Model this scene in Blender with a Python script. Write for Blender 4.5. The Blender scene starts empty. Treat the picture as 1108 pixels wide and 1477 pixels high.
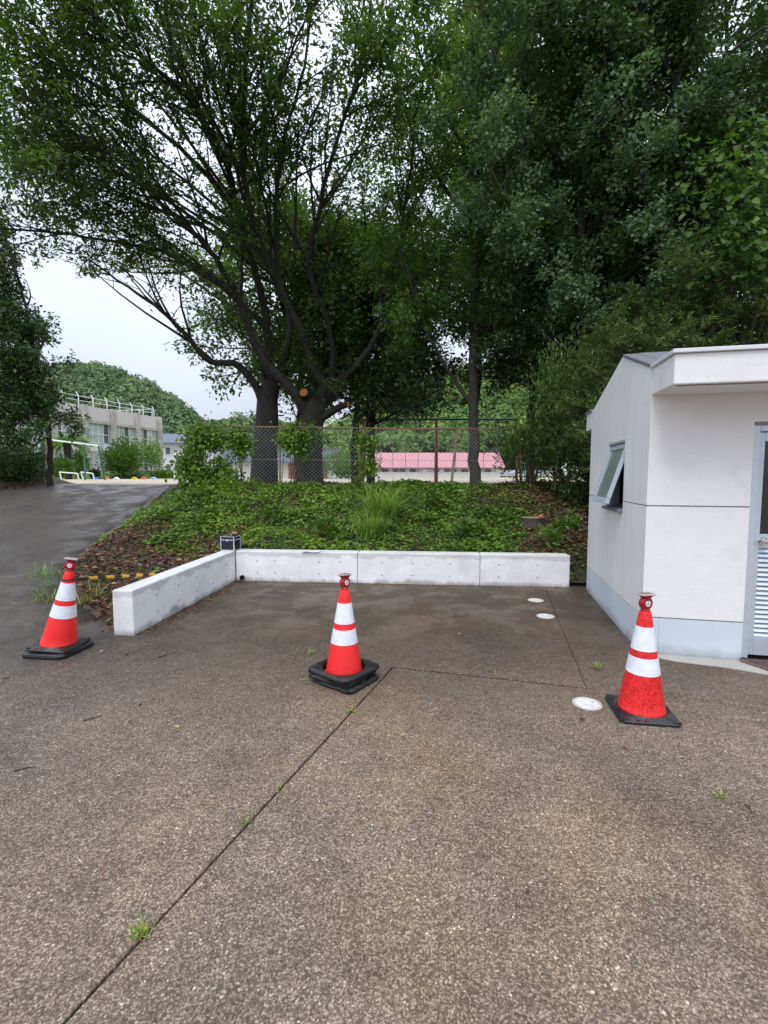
import bpy, bmesh, math, random
import numpy as np
from mathutils import Vector, Matrix, Euler

# ------------------------------------------------------------------ camera, world, sun, exposure
SC = bpy.context.scene
COL = SC.collection
CAM_H, PITCH, FPX = 1.6, math.radians(4.35), 690.0
cam = bpy.data.cameras.new('camera')
cam.sensor_fit = 'VERTICAL'
cam.sensor_height = 24.0
cam.lens = 24.0 * FPX / 1477.0
cam.clip_start, cam.clip_end = 0.05, 3000
camo = bpy.data.objects.new('camera', cam)
COL.objects.link(camo)
camo.location = (0, 0, CAM_H)
camo.rotation_euler = (math.pi / 2 - PITCH, 0, 0)
SC.camera = camo

SUN_EL, SUN_AZ = math.radians(58), math.radians(200)   # azimuth measured from +Y clockwise: behind the camera
world = bpy.data.worlds.new('World')
SC.world = world
world.use_nodes = True
wn, wl = world.node_tree.nodes, world.node_tree.links
wn.clear()
w_out = wn.new('ShaderNodeOutputWorld')
w_bg = wn.new('ShaderNodeBackground')
w_bg.inputs['Strength'].default_value = 0.1
w_sky = wn.new('ShaderNodeTexSky')
w_sky.sky_type = 'NISHITA'
w_sky.sun_disc = False
w_sky.sun_elevation = SUN_EL
w_sky.sun_rotation = SUN_AZ
w_sky.dust_density = 4.0
w_hsv = wn.new('ShaderNodeHueSaturation')
w_hsv.inputs['Saturation'].default_value = 0.4
w_tc = wn.new('ShaderNodeTexCoord')
w_sep = wn.new('ShaderNodeSeparateXYZ')
w_map = wn.new('ShaderNodeMapRange')            # an overcast sky is brighter towards the zenith
w_map.inputs['From Min'].default_value = 0.0
w_map.inputs['From Max'].default_value = 1.0
w_map.inputs['To Min'].default_value = 4.9
w_map.inputs['To Max'].default_value = 14.6
w_noise = wn.new('ShaderNodeTexNoise')
w_noise.inputs['Scale'].default_value = 2.2
w_noise.inputs['Detail'].default_value = 5
w_cl = wn.new('ShaderNodeMapRange')
w_cl.inputs['From Min'].default_value = 0.3
w_cl.inputs['From Max'].default_value = 0.7
w_cl.inputs['To Min'].default_value = 0.93
w_cl.inputs['To Max'].default_value = 1.08
w_mul = wn.new('ShaderNodeMath'); w_mul.operation = 'MULTIPLY'
w_col = wn.new('ShaderNodeVectorMath'); w_col.operation = 'SCALE'
w_col.inputs[0].default_value = (0.905, 0.98, 1.15)
w_mix = wn.new('ShaderNodeMixRGB')
w_mix.inputs['Fac'].default_value = 0.9
wl.new(w_tc.outputs['Generated'], w_sep.inputs[0])
wl.new(w_sep.outputs['Z'], w_map.inputs['Value'])
wl.new(w_tc.outputs['Generated'], w_noise.inputs['Vector'])
wl.new(w_noise.outputs['Fac'], w_cl.inputs['Value'])
wl.new(w_map.outputs[0], w_mul.inputs[0])
wl.new(w_cl.outputs[0], w_mul.inputs[1])
wl.new(w_mul.outputs[0], w_col.inputs['Scale'])
wl.new(w_sky.outputs[0], w_hsv.inputs['Color'])
wl.new(w_hsv.outputs[0], w_mix.inputs['Color1'])
wl.new(w_col.outputs[0], w_mix.inputs['Color2'])
wl.new(w_mix.outputs[0], w_bg.inputs['Color'])
wl.new(w_bg.outputs[0], w_out.inputs['Surface'])

sun = bpy.data.lights.new('sun', 'SUN')
sun.energy = 1.0
sun.angle = math.radians(25)
sun.color = (1.0, 0.97, 0.93)
suno = bpy.data.objects.new('sun', sun)
COL.objects.link(suno)
_sd = Vector((math.sin(SUN_AZ) * math.cos(SUN_EL), math.cos(SUN_AZ) * math.cos(SUN_EL), math.sin(SUN_EL)))
suno.rotation_euler = _sd.to_track_quat('Z', 'Y').to_euler()

SC.view_settings.view_transform = 'Standard'
SC.view_settings.look = 'None'
SC.view_settings.exposure = 0.52
SC.view_settings.gamma = 1.0
SC.view_settings.use_curve_mapping = False
SC.render.engine = 'CYCLES'
SC.cycles.max_bounces = 6
SC.cycles.diffuse_bounces = 4
SC.cycles.glossy_bounces = 3
SC.cycles.transmission_bounces = 4
SC.cycles.transparent_max_bounces = 8
SC.cycles.use_denoising = True

# ------------------------------------------------------------------ helpers
R = math.radians
rng = np.random.default_rng(11)
random.seed(5)


def _ray(px, py):
    a, b = (px - 554) / FPX, (738.5 - py) / FPX
    return Vector((a, math.cos(PITCH) + b * math.sin(PITCH), -math.sin(PITCH) + b * math.cos(PITCH)))


def at(px, py, Y):
    d = _ray(px, py)
    return Vector((0, 0, CAM_H)) + d * (Y / d.y)


def on(px, py, z=0.0):
    d = _ray(px, py)
    return Vector((0, 0, CAM_H)) + d * ((z - CAM_H) / d.z)


def tag(o, label=None, cat=None, group=None, kind=None):
    if label: o['label'] = label
    if cat: o['category'] = cat
    if group: o['group'] = group
    if kind: o['kind'] = kind
    return o


def thing(name, label, cat, loc=(0, 0, 0), rotz=0.0, group=None):
    o = bpy.data.objects.new(name, None)
    COL.objects.link(o)
    o.location = loc
    o.rotation_euler = (0, 0, rotz)
    o.empty_display_size = 0.2
    return tag(o, label, cat, group)


def copy_tree(o, parent=None):
    c = o.copy()
    COL.objects.link(c)
    c.parent = parent
    for ch in list(o.children):
        copy_tree(ch, c)
    return c


class MB:
    """collects shapes and links them as one mesh object"""

    def __init__(self):
        self.v, self.f, self.m = [], [], []

    def add(self, vs, fs, m=0):
        n = len(self.v)
        self.v += [tuple(p) for p in vs]
        self.f += [tuple(i + n for i in q) for q in fs]
        self.m += [m] * len(fs)
        return self

    def box(self, c, s, rot=None, m=0):
        x, y, z = s[0] / 2, s[1] / 2, s[2] / 2
        vs = [Vector(p) for p in ((-x, -y, -z), (x, -y, -z), (x, y, -z), (-x, y, -z), (-x, -y, z), (x, -y, z), (x, y, z), (-x, y, z))]
        if rot is not None:
            vs = [rot @ p for p in vs]
        c = Vector(c)
        return self.add([p + c for p in vs], [(0, 3, 2, 1), (4, 5, 6, 7), (0, 1, 5, 4), (1, 2, 6, 5), (2, 3, 7, 6), (3, 0, 4, 7)], m)

    def span(self, a, b, m=0):
        a, b = Vector(a), Vector(b)
        return self.box((a + b) / 2, b - a, None, m)

    def prism(self, poly, axis, lo, hi, m=0):
        """extrude a 2-D polygon (counter-clockwise) along an axis"""
        n = len(poly)
        def P(u, v, w):
            return {'x': (w, u, v), 'y': (u, w, v), 'z': (u, v, w)}[axis]
        vs = [P(u, v, lo) for u, v in poly] + [P(u, v, hi) for u, v in poly]
        fs = [tuple(range(n))[::-1], tuple(range(n, 2 * n))] + [(i, (i + 1) % n, n + (i + 1) % n, n + i) for i in range(n)]
        return self.add(vs, fs, m)

    def tube(self, pts, rad, sides=6, m=0, caps=True):
        pts = [Vector(p) for p in pts]
        if not hasattr(rad, '__len__'):
            rad = [rad] * len(pts)
        vs, fs = [], []
        for i, p in enumerate(pts):
            t = (pts[min(i + 1, len(pts) - 1)] - pts[max(i - 1, 0)]).normalized()
            ref = Vector((0, 0, 1)) if abs(t.z) < 0.9 else Vector((1, 0, 0))
            u = t.cross(ref).normalized()
            w = t.cross(u)
            for k in range(sides):
                a = 2 * math.pi * k / sides
                vs.append(p + (u * math.cos(a) + w * math.sin(a)) * rad[i])
        for i in range(len(pts) - 1):
            for k in range(sides):
                a, b = i * sides + k, i * sides + (k + 1) % sides
                fs.append((a, b, b + sides, a + sides))
        if caps:
            fs.append(tuple(range(sides)))
            fs.append(tuple(range((len(pts) - 1) * sides, len(pts) * sides))[::-1])
        return self.add(vs, fs, m)

    def lathe(self, prof, seg=32, c=(0, 0, 0), m=0, close=False):
        c = Vector(c)
        vs, fs = [], []
        for r, z in prof:
            for k in range(seg):
                a = 2 * math.pi * k / seg
                vs.append(c + Vector((r * math.cos(a), r * math.sin(a), z)))
        n = len(prof)
        for i in range(n - 1 + (1 if close else 0)):
            for k in range(seg):
                a, b = i * seg + k, i * seg + (k + 1) % seg
                a2, b2 = ((i + 1) % n) * seg + k, ((i + 1) % n) * seg + (k + 1) % seg
                fs.append((a, b, b2, a2))
        return self.add(vs, fs, m)

    def disc(self, c, r, seg=20, normal=(0, 0, 1), m=0):
        c, nrm = Vector(c), Vector(normal).normalized()
        ref = Vector((0, 0, 1)) if abs(nrm.z) < 0.9 else Vector((1, 0, 0))
        u = nrm.cross(ref).normalized()
        w = nrm.cross(u)
        return self.add([c + (u * math.cos(2 * math.pi * k / seg) + w * math.sin(2 * math.pi * k / seg)) * r for k in range(seg)], [tuple(range(seg))], m)

    def build(self, name, mats, parent=None, bevel=0.0, smooth=False, segs=2, kind=None):
        me = bpy.data.meshes.new(name)
        me.from_pydata(self.v, [], self.f)
        for mt in (mats if isinstance(mats, (list, tuple)) else [mats]):
            me.materials.append(mt)
        me.polygons.foreach_set('material_index', self.m)
        bm = bmesh.new()
        bm.from_mesh(me)
        bmesh.ops.recalc_face_normals(bm, faces=bm.faces)
        if bevel > 0:
            ed = [e for e in bm.edges if len(e.link_faces) == 2 and e.calc_face_angle(0) > 0.5]
            bmesh.ops.bevel(bm, geom=ed, offset=bevel, segments=segs, affect='EDGES', profile=0.5, clamp_overlap=True)
        bm.to_mesh(me)
        bm.free()
        if smooth:
            me.polygons.foreach_set('use_smooth', [True] * len(me.polygons))
            me.update()
            try:
                me.set_sharp_from_angle(angle=R(40))
            except Exception:
                pass
        o = bpy.data.objects.new(name, me)
        COL.objects.link(o)
        o.parent = parent
        if kind: o['kind'] = kind
        return o


def np_mesh(name, V, F, mat, parent=None, tone=None, smooth=False, mi=None):
    """V (n,3), F (m,k) arrays"""
    me = bpy.data.meshes.new(name)
    V = np.asarray(V, np.float32)
    F = np.asarray(F, np.int32)
    n, k = F.shape
    me.vertices.add(len(V))
    me.vertices.foreach_set('co', V.ravel())
    me.loops.add(n * k)
    me.loops.foreach_set('vertex_index', F.ravel())
    me.polygons.add(n)
    me.polygons.foreach_set('loop_start', np.arange(0, n * k, k, dtype=np.int32))
    me.polygons.foreach_set('loop_total', np.full(n, k, np.int32))
    for mt in (mat if isinstance(mat, (list, tuple)) else [mat]):
        me.materials.append(mt)
    if mi is not None:
        me.polygons.foreach_set('material_index', np.asarray(mi, np.int32))
    if tone is not None:
        at_ = me.attributes.new('tone', 'FLOAT', 'FACE')
        at_.data.foreach_set('value', np.asarray(tone, np.float32))
    if smooth:
        me.polygons.foreach_set('use_smooth', np.ones(n, bool))
    me.update(calc_edges=True)
    o = bpy.data.objects.new(name, me)
    COL.objects.link(o)
    o.parent = parent
    return o


def unit(a):
    return a / np.maximum(np.linalg.norm(a, axis=1, keepdims=True), 1e-9)


def kites(P, T, N, L, W, fold=0.15, broad=0.42):
    """one kite-shaped leaf per row: base, right, tip, left"""
    T = unit(T)
    B = unit(np.cross(N, T))
    N2 = np.cross(T, B)
    L, W = np.asarray(L)[:, None], np.asarray(W)[:, None]
    mid = P + T * L * broad
    V = np.stack([P, mid + B * W / 2 + N2 * W * fold, P + T * L, mid - B * W / 2 + N2 * W * fold], 1).reshape(-1, 3)
    n = len(P)
    return V, np.arange(n * 4).reshape(n, 4)


def hexes(P, T, N, L, W, fold=0.18, droop=0.12):
    """one leaf per row made of two halves folded along the midrib"""
    T = unit(T)
    B = unit(np.cross(N, T))
    N2 = np.cross(T, B)
    L, W = np.asarray(L)[:, None], np.asarray(W)[:, None]
    a, b = P + T * L * 0.22, P + T * L * 0.6 - N2 * L * droop * 0.3
    f = N2 * W * fold
    V = np.stack([P, a + B * W * 0.45 + f, b + B * W * 0.42 + f, P + T * L - N2 * L * droop, b - B * W * 0.42 + f, a - B * W * 0.45 + f], 1).reshape(-1, 3)
    n = len(P)
    i = np.arange(n)[:, None] * 6
    F = np.concatenate([i + np.array([[0, 1, 2, 3]]), i + np.array([[0, 3, 4, 5]])], 1).reshape(-1, 4)
    return V, F


# ------------------------------------------------------------------ materials
def new_mat(name):
    m = bpy.data.materials.new(name)
    m.use_nodes = True
    nt = m.node_tree
    b = nt.nodes['Principled BSDF']
    return m, nt, b


def N(nt, typ, **kw):
    n = nt.nodes.new(typ)
    for k, v in kw.items():
        if k in n.inputs.keys():
            n.inputs[k].default_value = v
        else:
            setattr(n, k, v)
    return n


def ramp(nt, fac, stops, interp='LINEAR'):
    r = nt.nodes.new('ShaderNodeValToRGB')
    r.color_ramp.interpolation = interp
    el = r.color_ramp.elements
    while len(el) < len(stops):
        el.new(0.5)
    for e, (p, c) in zip(el, stops):
        e.position = p
        e.color = (c[0], c[1], c[2], 1) if hasattr(c, '__len__') else (c, c, c, 1)
    nt.links.new(fac, r.inputs[0])
    return r.outputs[0]


def noise(nt, vec, scale, detail=4, rough=0.55, dist=0.0):
    n = N(nt, 'ShaderNodeTexNoise', Scale=scale, Detail=detail, Roughness=rough, Distortion=dist)
    if vec is not None:
        nt.links.new(vec, n.inputs['Vector'])
    return n.outputs['Fac']


def math_(nt, op, a, b=None, clamp=False):
    n = nt.nodes.new('ShaderNodeMath')
    n.operation = op
    n.use_clamp = clamp
    for i, x in enumerate((a, b)):
        if x is None:
            continue
        if hasattr(x, 'links'):
            nt.links.new(x, n.inputs[i])
        else:
            n.inputs[i].default_value = x
    return n.outputs[0]


def mix(nt, fac, a, b, mode='MIX'):
    n = nt.nodes.new('ShaderNodeMixRGB')
    n.blend_type = mode
    for i, x in enumerate((fac, a, b)):
        if hasattr(x, 'links'):
            nt.links.new(x, n.inputs[i])
        elif i == 0:
            n.inputs[0].default_value = x
        else:
            n.inputs[i].default_value = (x[0], x[1], x[2], 1)
    return n.outputs[0]


def maprange(nt, v, a, b, c, d, smooth=False):
    n = nt.nodes.new('ShaderNodeMapRange')
    n.interpolation_type = 'SMOOTHSTEP' if smooth else 'LINEAR'
    nt.links.new(v, n.inputs['Value'])
    for k, x in zip(('From Min', 'From Max', 'To Min', 'To Max'), (a, b, c, d)):
        n.inputs[k].default_value = x
    return n.outputs[0]


def pos(nt):
    return nt.nodes.new('ShaderNodeNewGeometry').outputs['Position']


def scaled(nt, vec, s):
    n = nt.nodes.new('ShaderNodeVectorMath')
    n.operation = 'MULTIPLY'
    nt.links.new(vec, n.inputs[0])
    n.inputs[1].default_value = s
    return n.outputs[0]


def bump(nt, b, h, strength=0.3, dist=0.01):
    n = nt.nodes.new('ShaderNodeBump')
    n.inputs['Strength'].default_value = strength
    n.inputs['Distance'].default_value = dist
    nt.links.new(h, n.inputs['Height'])
    nt.links.new(n.outputs[0], b.inputs['Normal'])


def simple(name, col, rough=0.6, metal=0.0, var=0.15, scale=20, spec=0.4, bmp=0.0):
    m, nt, b = new_mat(name)
    f = noise(nt, pos(nt), scale, 5)
    lo = [c * (1 - var) for c in col]
    hi = [min(1, c * (1 + var)) for c in col]
    nt.links.new(ramp(nt, f, [(0.3, lo), (0.7, hi)]), b.inputs['Base Color'])
    b.inputs['Roughness'].default_value = rough
    b.inputs['Metallic'].default_value = metal
    b.inputs['Specular IOR Level'].default_value = spec
    if bmp:
        bump(nt, b, f, bmp, 0.01)
    return m


def leaf_mat(name, stops, transl=0.35, rough=0.5, spec=0.35):
    m, nt, b = new_mat(name)
    a = N(nt, 'ShaderNodeAttribute', attribute_name='tone')
    c = ramp(nt, a.outputs['Fac'], stops)
    nt.links.new(c, b.inputs['Base Color'])
    b.inputs['Roughness'].default_value = rough
    b.inputs['Specular IOR Level'].default_value = spec
    t = nt.nodes.new('ShaderNodeBsdfTranslucent')
    tc = mix(nt, 1.0, c, (1.25, 1.3, 0.5), 'MULTIPLY')
    nt.links.new(tc, t.inputs['Color'])
    mx = nt.nodes.new('ShaderNodeMixShader')
    mx.inputs[0].default_value = transl
    nt.links.new(b.outputs[0], mx.inputs[1])
    nt.links.new(t.outputs[0], mx.inputs[2])
    nt.links.new(mx.outputs[0], nt.nodes['Material Output'].inputs['Surface'])
    return m


def bark_mat(name, lo, hi, sc=6.0):
    m, nt, b = new_mat(name)
    p = pos(nt)
    f = noise(nt, scaled(nt, p, (4, 4, 1.0)), sc, 8, 0.65, 0.6)
    g = noise(nt, p, 1.7, 3)
    c = ramp(nt, f, [(0.3, lo), (0.7, hi)])
    c = mix(nt, maprange(nt, g, 0.5, 0.7, 0, 0.5), c, (0.05, 0.06, 0.035))
    nt.links.new(c, b.inputs['Base Color'])
    b.inputs['Roughness'].default_value = 0.8
    bump(nt, b, f, 0.8, 0.03)
    return m


def ground_mat(name, brown=True):
    """exposed-aggregate paving, worn and damp in patches"""
    m, nt, b = new_mat(name)
    p = pos(nt)
    flat = scaled(nt, p, (1, 1, 0.3))
    wob = N(nt, 'ShaderNodeTexNoise', Scale=60.0, Detail=2.0); nt.links.new(p, wob.inputs['Vector'])
    wv = nt.nodes.new('ShaderNodeVectorMath'); wv.operation = 'MULTIPLY_ADD'
    nt.links.new(wob.outputs['Color'], wv.inputs[0]); wv.inputs[1].default_value = (0.014, 0.014, 0.0); nt.links.new(flat, wv.inputs[2])
    flat = wv.outputs[0]
    v1 = N(nt, 'ShaderNodeTexVoronoi', Scale=128.0)
    nt.links.new(flat, v1.inputs['Vector'])
    v2 = N(nt, 'ShaderNodeTexVoronoi', Scale=260.0)
    nt.links.new(flat, v2.inputs['Vector'])
    s1 = nt.nodes.new('ShaderNodeSeparateColor'); nt.links.new(v1.outputs['Color'], s1.inputs[0])
    s2 = nt.nodes.new('ShaderNodeSeparateColor'); nt.links.new(v2.outputs['Color'], s2.inputs[0])
    stones = ramp(nt, s1.outputs[0], [(0.0, (0.064, 0.05, 0.039)), (0.3, (0.155, 0.122, 0.093)), (0.6, (0.275, 0.218, 0.167)),
                                      (0.9, (0.4, 0.325, 0.252)), (0.975, (0.44, 0.385, 0.325)), (0.99, (0.66, 0.63, 0.58))])
    fines = ramp(nt, s2.outputs[0], [(0.0, (0.035, 0.028, 0.022)), (0.5, (0.19, 0.15, 0.115)), (0.95, (0.4, 0.322, 0.25)), (1.0, (0.55, 0.5, 0.43))])
    szm = noise(nt, p, 22, 3, 0.6)
    c = mix(nt, maprange(nt, szm, 0.42, 0.58, 0.12, 0.85), stones, fines)
    # binder showing between the stones
    e = maprange(nt, v1.outputs['Distance'], 0.25, 0.75, 0, 0.75)
    c = mix(nt, e, c, (0.06, 0.047, 0.036))
    big = noise(nt, p, 0.55, 5, 0.6)
    mid = noise(nt, p, 1.6, 6, 0.65, 0.4)
    fine = noise(nt, p, 7.0, 5, 0.6)
    c = mix(nt, 1.0, c, ramp(nt, mid, [(0.3, (0.74, 0.745, 0.75)), (0.7, (1.22, 1.2, 1.17))]), 'MULTIPLY')
    c = mix(nt, 1.0, c, ramp(nt, fine, [(0.3, (0.86,) * 3), (0.7, (1.13,) * 3)]), 'MULTIPLY')
    # rusty, brown-stained areas
    big2 = noise(nt, scaled(nt, p, (1, 0.7, 1)), 0.9, 5, 0.62, 0.5)
    c = mix(nt, 1.0, c, ramp(nt, big2, [(0.32, (1.0, 1.005, 1.01)), (0.66, (1.36, 1.34, 1.29))]), 'MULTIPLY')
    spx = nt.nodes.new('ShaderNodeSeparateXYZ'); nt.links.new(p, spx.inputs[0])
    rust = math_(nt, 'MULTIPLY', maprange(nt, big, 0.42, 0.64, 0, 0.6 if brown else 0.15, True), maprange(nt, spx.outputs['X'], -2.2, 0.2, 0.0, 1.0, True))
    c = mix(nt, rust, c, mix(nt, 1.0, c, (1.26, 1.04, 0.78), 'MULTIPLY'))
    c = mix(nt, maprange(nt, spx.outputs['X'], -3.4, -1.2, 0.7, 0.0, True), c, mix(nt, 1.0, c, (0.74, 0.84, 1.0), 'MULTIPLY'))
    spot = N(nt, 'ShaderNodeTexVoronoi', Scale=2.6, Randomness=1.0); nt.links.new(p, spot.inputs['Vector'])
    spm = maprange(nt, math_(nt, 'ADD', spot.outputs['Distance'], math_(nt, 'MULTIPLY', fine, 0.12)), 0.09, 0.15, 0.4, 0.0, True)
    c = mix(nt, spm, c, mix(nt, 1.0, c, (0.5, 0.48, 0.47), 'MULTIPLY'))
    # damp, mossy film in the bay and along the ramp: grows where the place never dries
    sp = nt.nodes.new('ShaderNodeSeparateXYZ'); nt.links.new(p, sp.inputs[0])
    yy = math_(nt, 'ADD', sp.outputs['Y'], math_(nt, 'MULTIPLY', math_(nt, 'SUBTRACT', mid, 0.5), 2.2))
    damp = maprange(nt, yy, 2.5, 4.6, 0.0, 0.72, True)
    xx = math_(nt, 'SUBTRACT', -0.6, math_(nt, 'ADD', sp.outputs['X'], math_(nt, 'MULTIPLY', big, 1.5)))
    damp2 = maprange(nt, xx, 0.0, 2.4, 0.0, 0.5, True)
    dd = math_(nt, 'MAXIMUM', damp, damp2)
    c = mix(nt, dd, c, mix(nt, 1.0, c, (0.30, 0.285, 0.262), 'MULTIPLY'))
    # pale scuffs left by turning tyres
    sc = noise(nt, scaled(nt, p, (1.4, 9, 1)), 1.6, 6, 0.7)
    scm = math_(nt, 'MULTIPLY', maprange(nt, sc, 0.56, 0.72, 0, 0.5), maprange(nt, spx.outputs['X'], -3.2, -2.0, 0.0, 1.0))
    c = mix(nt, scm, c, mix(nt, 1.0, c, (1.45, 1.42, 1.35), 'MULTIPLY'))
    nt.links.new(c, b.inputs['Base Color'])
    wet = math_(nt, 'MULTIPLY', dd, maprange(nt, mid, 0.42, 0.62, 0.3, 1.0, True))
    nt.links.new(maprange(nt, wet, 0.0, 0.62, 0.85, 0.3), b.inputs['Roughness'])
    b.inputs['Specular IOR Level'].default_value = 0.24
    h = math_(nt, 'ADD', math_(nt, 'MULTIPLY', v1.outputs['Distance'], -1.0), math_(nt, 'MULTIPLY', s2.outputs[0], 0.5))
    bump(nt, b, h, 0.55, 0.004)
    return m


def concrete_mat(name, base=(0.88, 0.88, 0.87), stain=True):
    m, nt, b = new_mat(name)
    p = pos(nt)
    f = noise(nt, p, 3.0, 7, 0.6)
    g = noise(nt, p, 40, 4)
    c = ramp(nt, f, [(0.3, [x * 0.86 for x in base]), (0.7, [min(1, x * 1.08) for x in base])])
    c = mix(nt, 1.0, c, ramp(nt, g, [(0.3, (0.93,) * 3), (0.7, (1.05,) * 3)]), 'MULTIPLY')
    pit = N(nt, 'ShaderNodeTexVoronoi', Scale=26.0); nt.links.new(p, pit.inputs['Vector'])
    c = mix(nt, maprange(nt, pit.outputs['Distance'], 0.03, 0.09, 0.55, 0.0), c, (0.2, 0.2, 0.19))
    if stain:
        sp = nt.nodes.new('ShaderNodeSeparateXYZ'); nt.links.new(p, sp.inputs[0])
        wav = noise(nt, scaled(nt, p, (1, 1, 0)), 3.2, 5, 0.6)
        # rain soaking in from the coping, a clear wavy border
        edge = math_(nt, 'ADD', sp.outputs['Z'], math_(nt, 'MULTIPLY', math_(nt, 'SUBTRACT', wav, 0.5), 0.26))
        soak = maprange(nt, edge, 0.385, 0.405, 0, 0.5)
        c = mix(nt, soak, c, mix(nt, 1.0, c, (0.52, 0.52, 0.5), 'MULTIPLY'))
        low = maprange(nt, edge, 0.015, 0.075, 0.7, 0)
        c = mix(nt, low, c, (0.22, 0.21, 0.18))
    nt.links.new(c, b.inputs['Base Color'])
    b.inputs['Roughness'].default_value = 0.75
    bump(nt, b, g, 0.25, 0.003)
    return m


def stucco_mat(name, base, streak=0.0, rough_scale=55.0):
    m, nt, b = new_mat(name)
    p = pos(nt)
    f = noise(nt, scaled(nt, p, (1, 1, 1.8)), rough_scale, 4, 0.6)
    g = noise(nt, p, 2.2, 5)
    c = ramp(nt, g, [(0.3, [x * 0.95 for x in base]), (0.7, [min(1, x * 1.03) for x in base])])
    s = noise(nt, scaled(nt, p, (6, 6, 0.4)), 1.1, 9, 0.74, 0.6)
    # rain streaks only on the face turned to the weather side
    nx = nt.nodes.new('ShaderNodeSeparateXYZ'); nt.links.new(nt.nodes['Geometry'].outputs['True Normal'], nx.inputs[0])
    side = maprange(nt, nx.outputs['X'], -0.6, -0.3, 1, 0.12)
    c = mix(nt, math_(nt, 'MULTIPLY', maprange(nt, s, 0.46, 0.8, 0, streak), side), c, (0.42, 0.42, 0.38))
    # splashed dirt just above the ground
    sp = nt.nodes.new('ShaderNodeSeparateXYZ'); nt.links.new(p, sp.inputs[0])
    e = math_(nt, 'ADD', sp.outputs['Z'], math_(nt, 'MULTIPLY', math_(nt, 'SUBTRACT', g, 0.5), 0.25))
    c = mix(nt, maprange(nt, e, 0.0, 0.1, 0.75, 0), c, (0.25, 0.255, 0.235))
    gg = noise(nt, p, 5.5, 7, 0.7)
    c = mix(nt, maprange(nt, gg, 0.52, 0.75, 0, 0.22), c, (0.5, 0.5, 0.46))
    nt.links.new(c, b.inputs['Base Color'])
    b.inputs['Roughness'].default_value = 0.7
    bump(nt, b, f, 0.4, 0.006)
    return m


def soil_mat(name):
    m, nt, b = new_mat(name)
    p = pos(nt)
    f = noise(nt, p, 9, 8, 0.7)
    g = noise(nt, p, 1.4, 4)
    c = ramp(nt, f, [(0.25, (0.02, 0.015, 0.011)), (0.5, (0.055, 0.04, 0.028)), (0.75, (0.13, 0.09, 0.06))])
    c = mix(nt, maprange(nt, g, 0.45, 0.6, 0, 0.5), c, (0.03, 0.045, 0.015))
    nt.links.new(c, b.inputs['Base Color'])
    b.inputs['Roughness'].default_value = 0.9
    bump(nt, b, f, 0.8, 0.05)
    return m


def rubber_mat():
    m, nt, b = new_mat('black rubber')
    p = pos(nt)
    f = noise(nt, p, 14, 6, 0.65)
    nt.links.new(ramp(nt, f, [(0.35, (0.012, 0.012, 0.013)), (0.62, (0.022, 0.022, 0.024)), (0.8, (0.06, 0.058, 0.056))]), b.inputs['Base Color'])
    nt.links.new(maprange(nt, f, 0.35, 0.7, 0.3, 0.55), b.inputs['Roughness'])
    return m


def cone_red_mat(name, soaked):
    m, nt, b = new_mat(name)
    p = pos(nt)
    f = noise(nt, p, 6, 5)
    c = ramp(nt, f, [(0.3, (0.84, 0.017, 0.02)), (0.7, (0.9, 0.027, 0.026))])
    if soaked:
        v = noise(nt, scaled(nt, p, (1, 1, 0.7)), 42, 5, 0.6, 2.2)
        c = mix(nt, maprange(nt, v, 0.45, 0.56, 0.0, 0.8), c, (0.42, 0.008, 0.006))
        nt.links.new(maprange(nt, v, 0.45, 0.6, 0.5, 0.25), b.inputs['Roughness'])
    else:
        sp = noise(nt, p, 60, 4, 0.6)
        sz = nt.nodes.new('ShaderNodeSeparateXYZ'); nt.links.new(p, sz.inputs[0])
        lowz = maprange(nt, sz.outputs['Z'], 0.06, 0.16, 1.0, 0.0)
        c = mix(nt, math_(nt, 'MULTIPLY', maprange(nt, sp, 0.52, 0.62, 0, 0.6), lowz), c, (0.4, 0.02, 0.012))
        b.inputs['Roughness'].default_value = 0.45
    gr = noise(nt, p, 18, 6, 0.7, 0.8)
    c = mix(nt, maprange(nt, gr, 0.56, 0.75, 0, 0.55), c, (0.33, 0.05, 0.035))
    nt.links.new(c, b.inputs['Base Color'])
    bump(nt, b, f, 0.15, 0.004)
    return m


def band_mat():
    m, nt, b = new_mat('white reflective sheet')
    p = pos(nt)
    gr = noise(nt, p, 16, 7, 0.7, 0.6)
    ln = noise(nt, scaled(nt, p, (30, 30, 3)), 2.0, 4)
    c = ramp(nt, gr, [(0.42, (0.80, 0.84, 0.92)), (0.62, (0.7, 0.72, 0.77)), (0.78, (0.42, 0.4, 0.39))])
    c = mix(nt, maprange(nt, ln, 0.6, 0.7, 0, 0.3), c, (0.6, 0.62, 0.66))
    nt.links.new(c, b.inputs['Base Color'])
    b.inputs['Roughness'].default_value = 0.35
    bump(nt, b, gr, 0.12, 0.003)
    return m


M = {}
M['paving'] = ground_mat('worn aggregate paving')
M['paving_strip'] = ground_mat('grey aggregate paving', False)
M['subbase'] = simple('dark joint filler', (0.012, 0.012, 0.011), 0.9)
M['soil'] = soil_mat('damp leafy soil')
M['yard'] = simple('pale sandy ground', (0.42, 0.37, 0.28), 0.95, var=0.2, scale=0.6)
M['field'] = simple('far ground', (0.12, 0.13, 0.07), 0.95, var=0.3, scale=0.1)
M['concrete'] = concrete_mat('formed concrete')
M['concrete_plain'] = concrete_mat('grey concrete', (0.3, 0.29, 0.27), False)
M['kerb'] = concrete_mat('dark weathered kerb', (0.11, 0.105, 0.095), False)
M['apron'] = concrete_mat('pale cement apron', (0.4, 0.385, 0.35), False)
M['stucco'] = stucco_mat('white stucco', (0.85, 0.84, 0.84), 0.34)
M['plinth'] = stucco_mat('pale blue plinth paint', (0.63, 0.69, 0.77), 0.05)
M['joint'] = simple('grey sealant', (0.3, 0.27, 0.25), 0.8)
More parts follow.
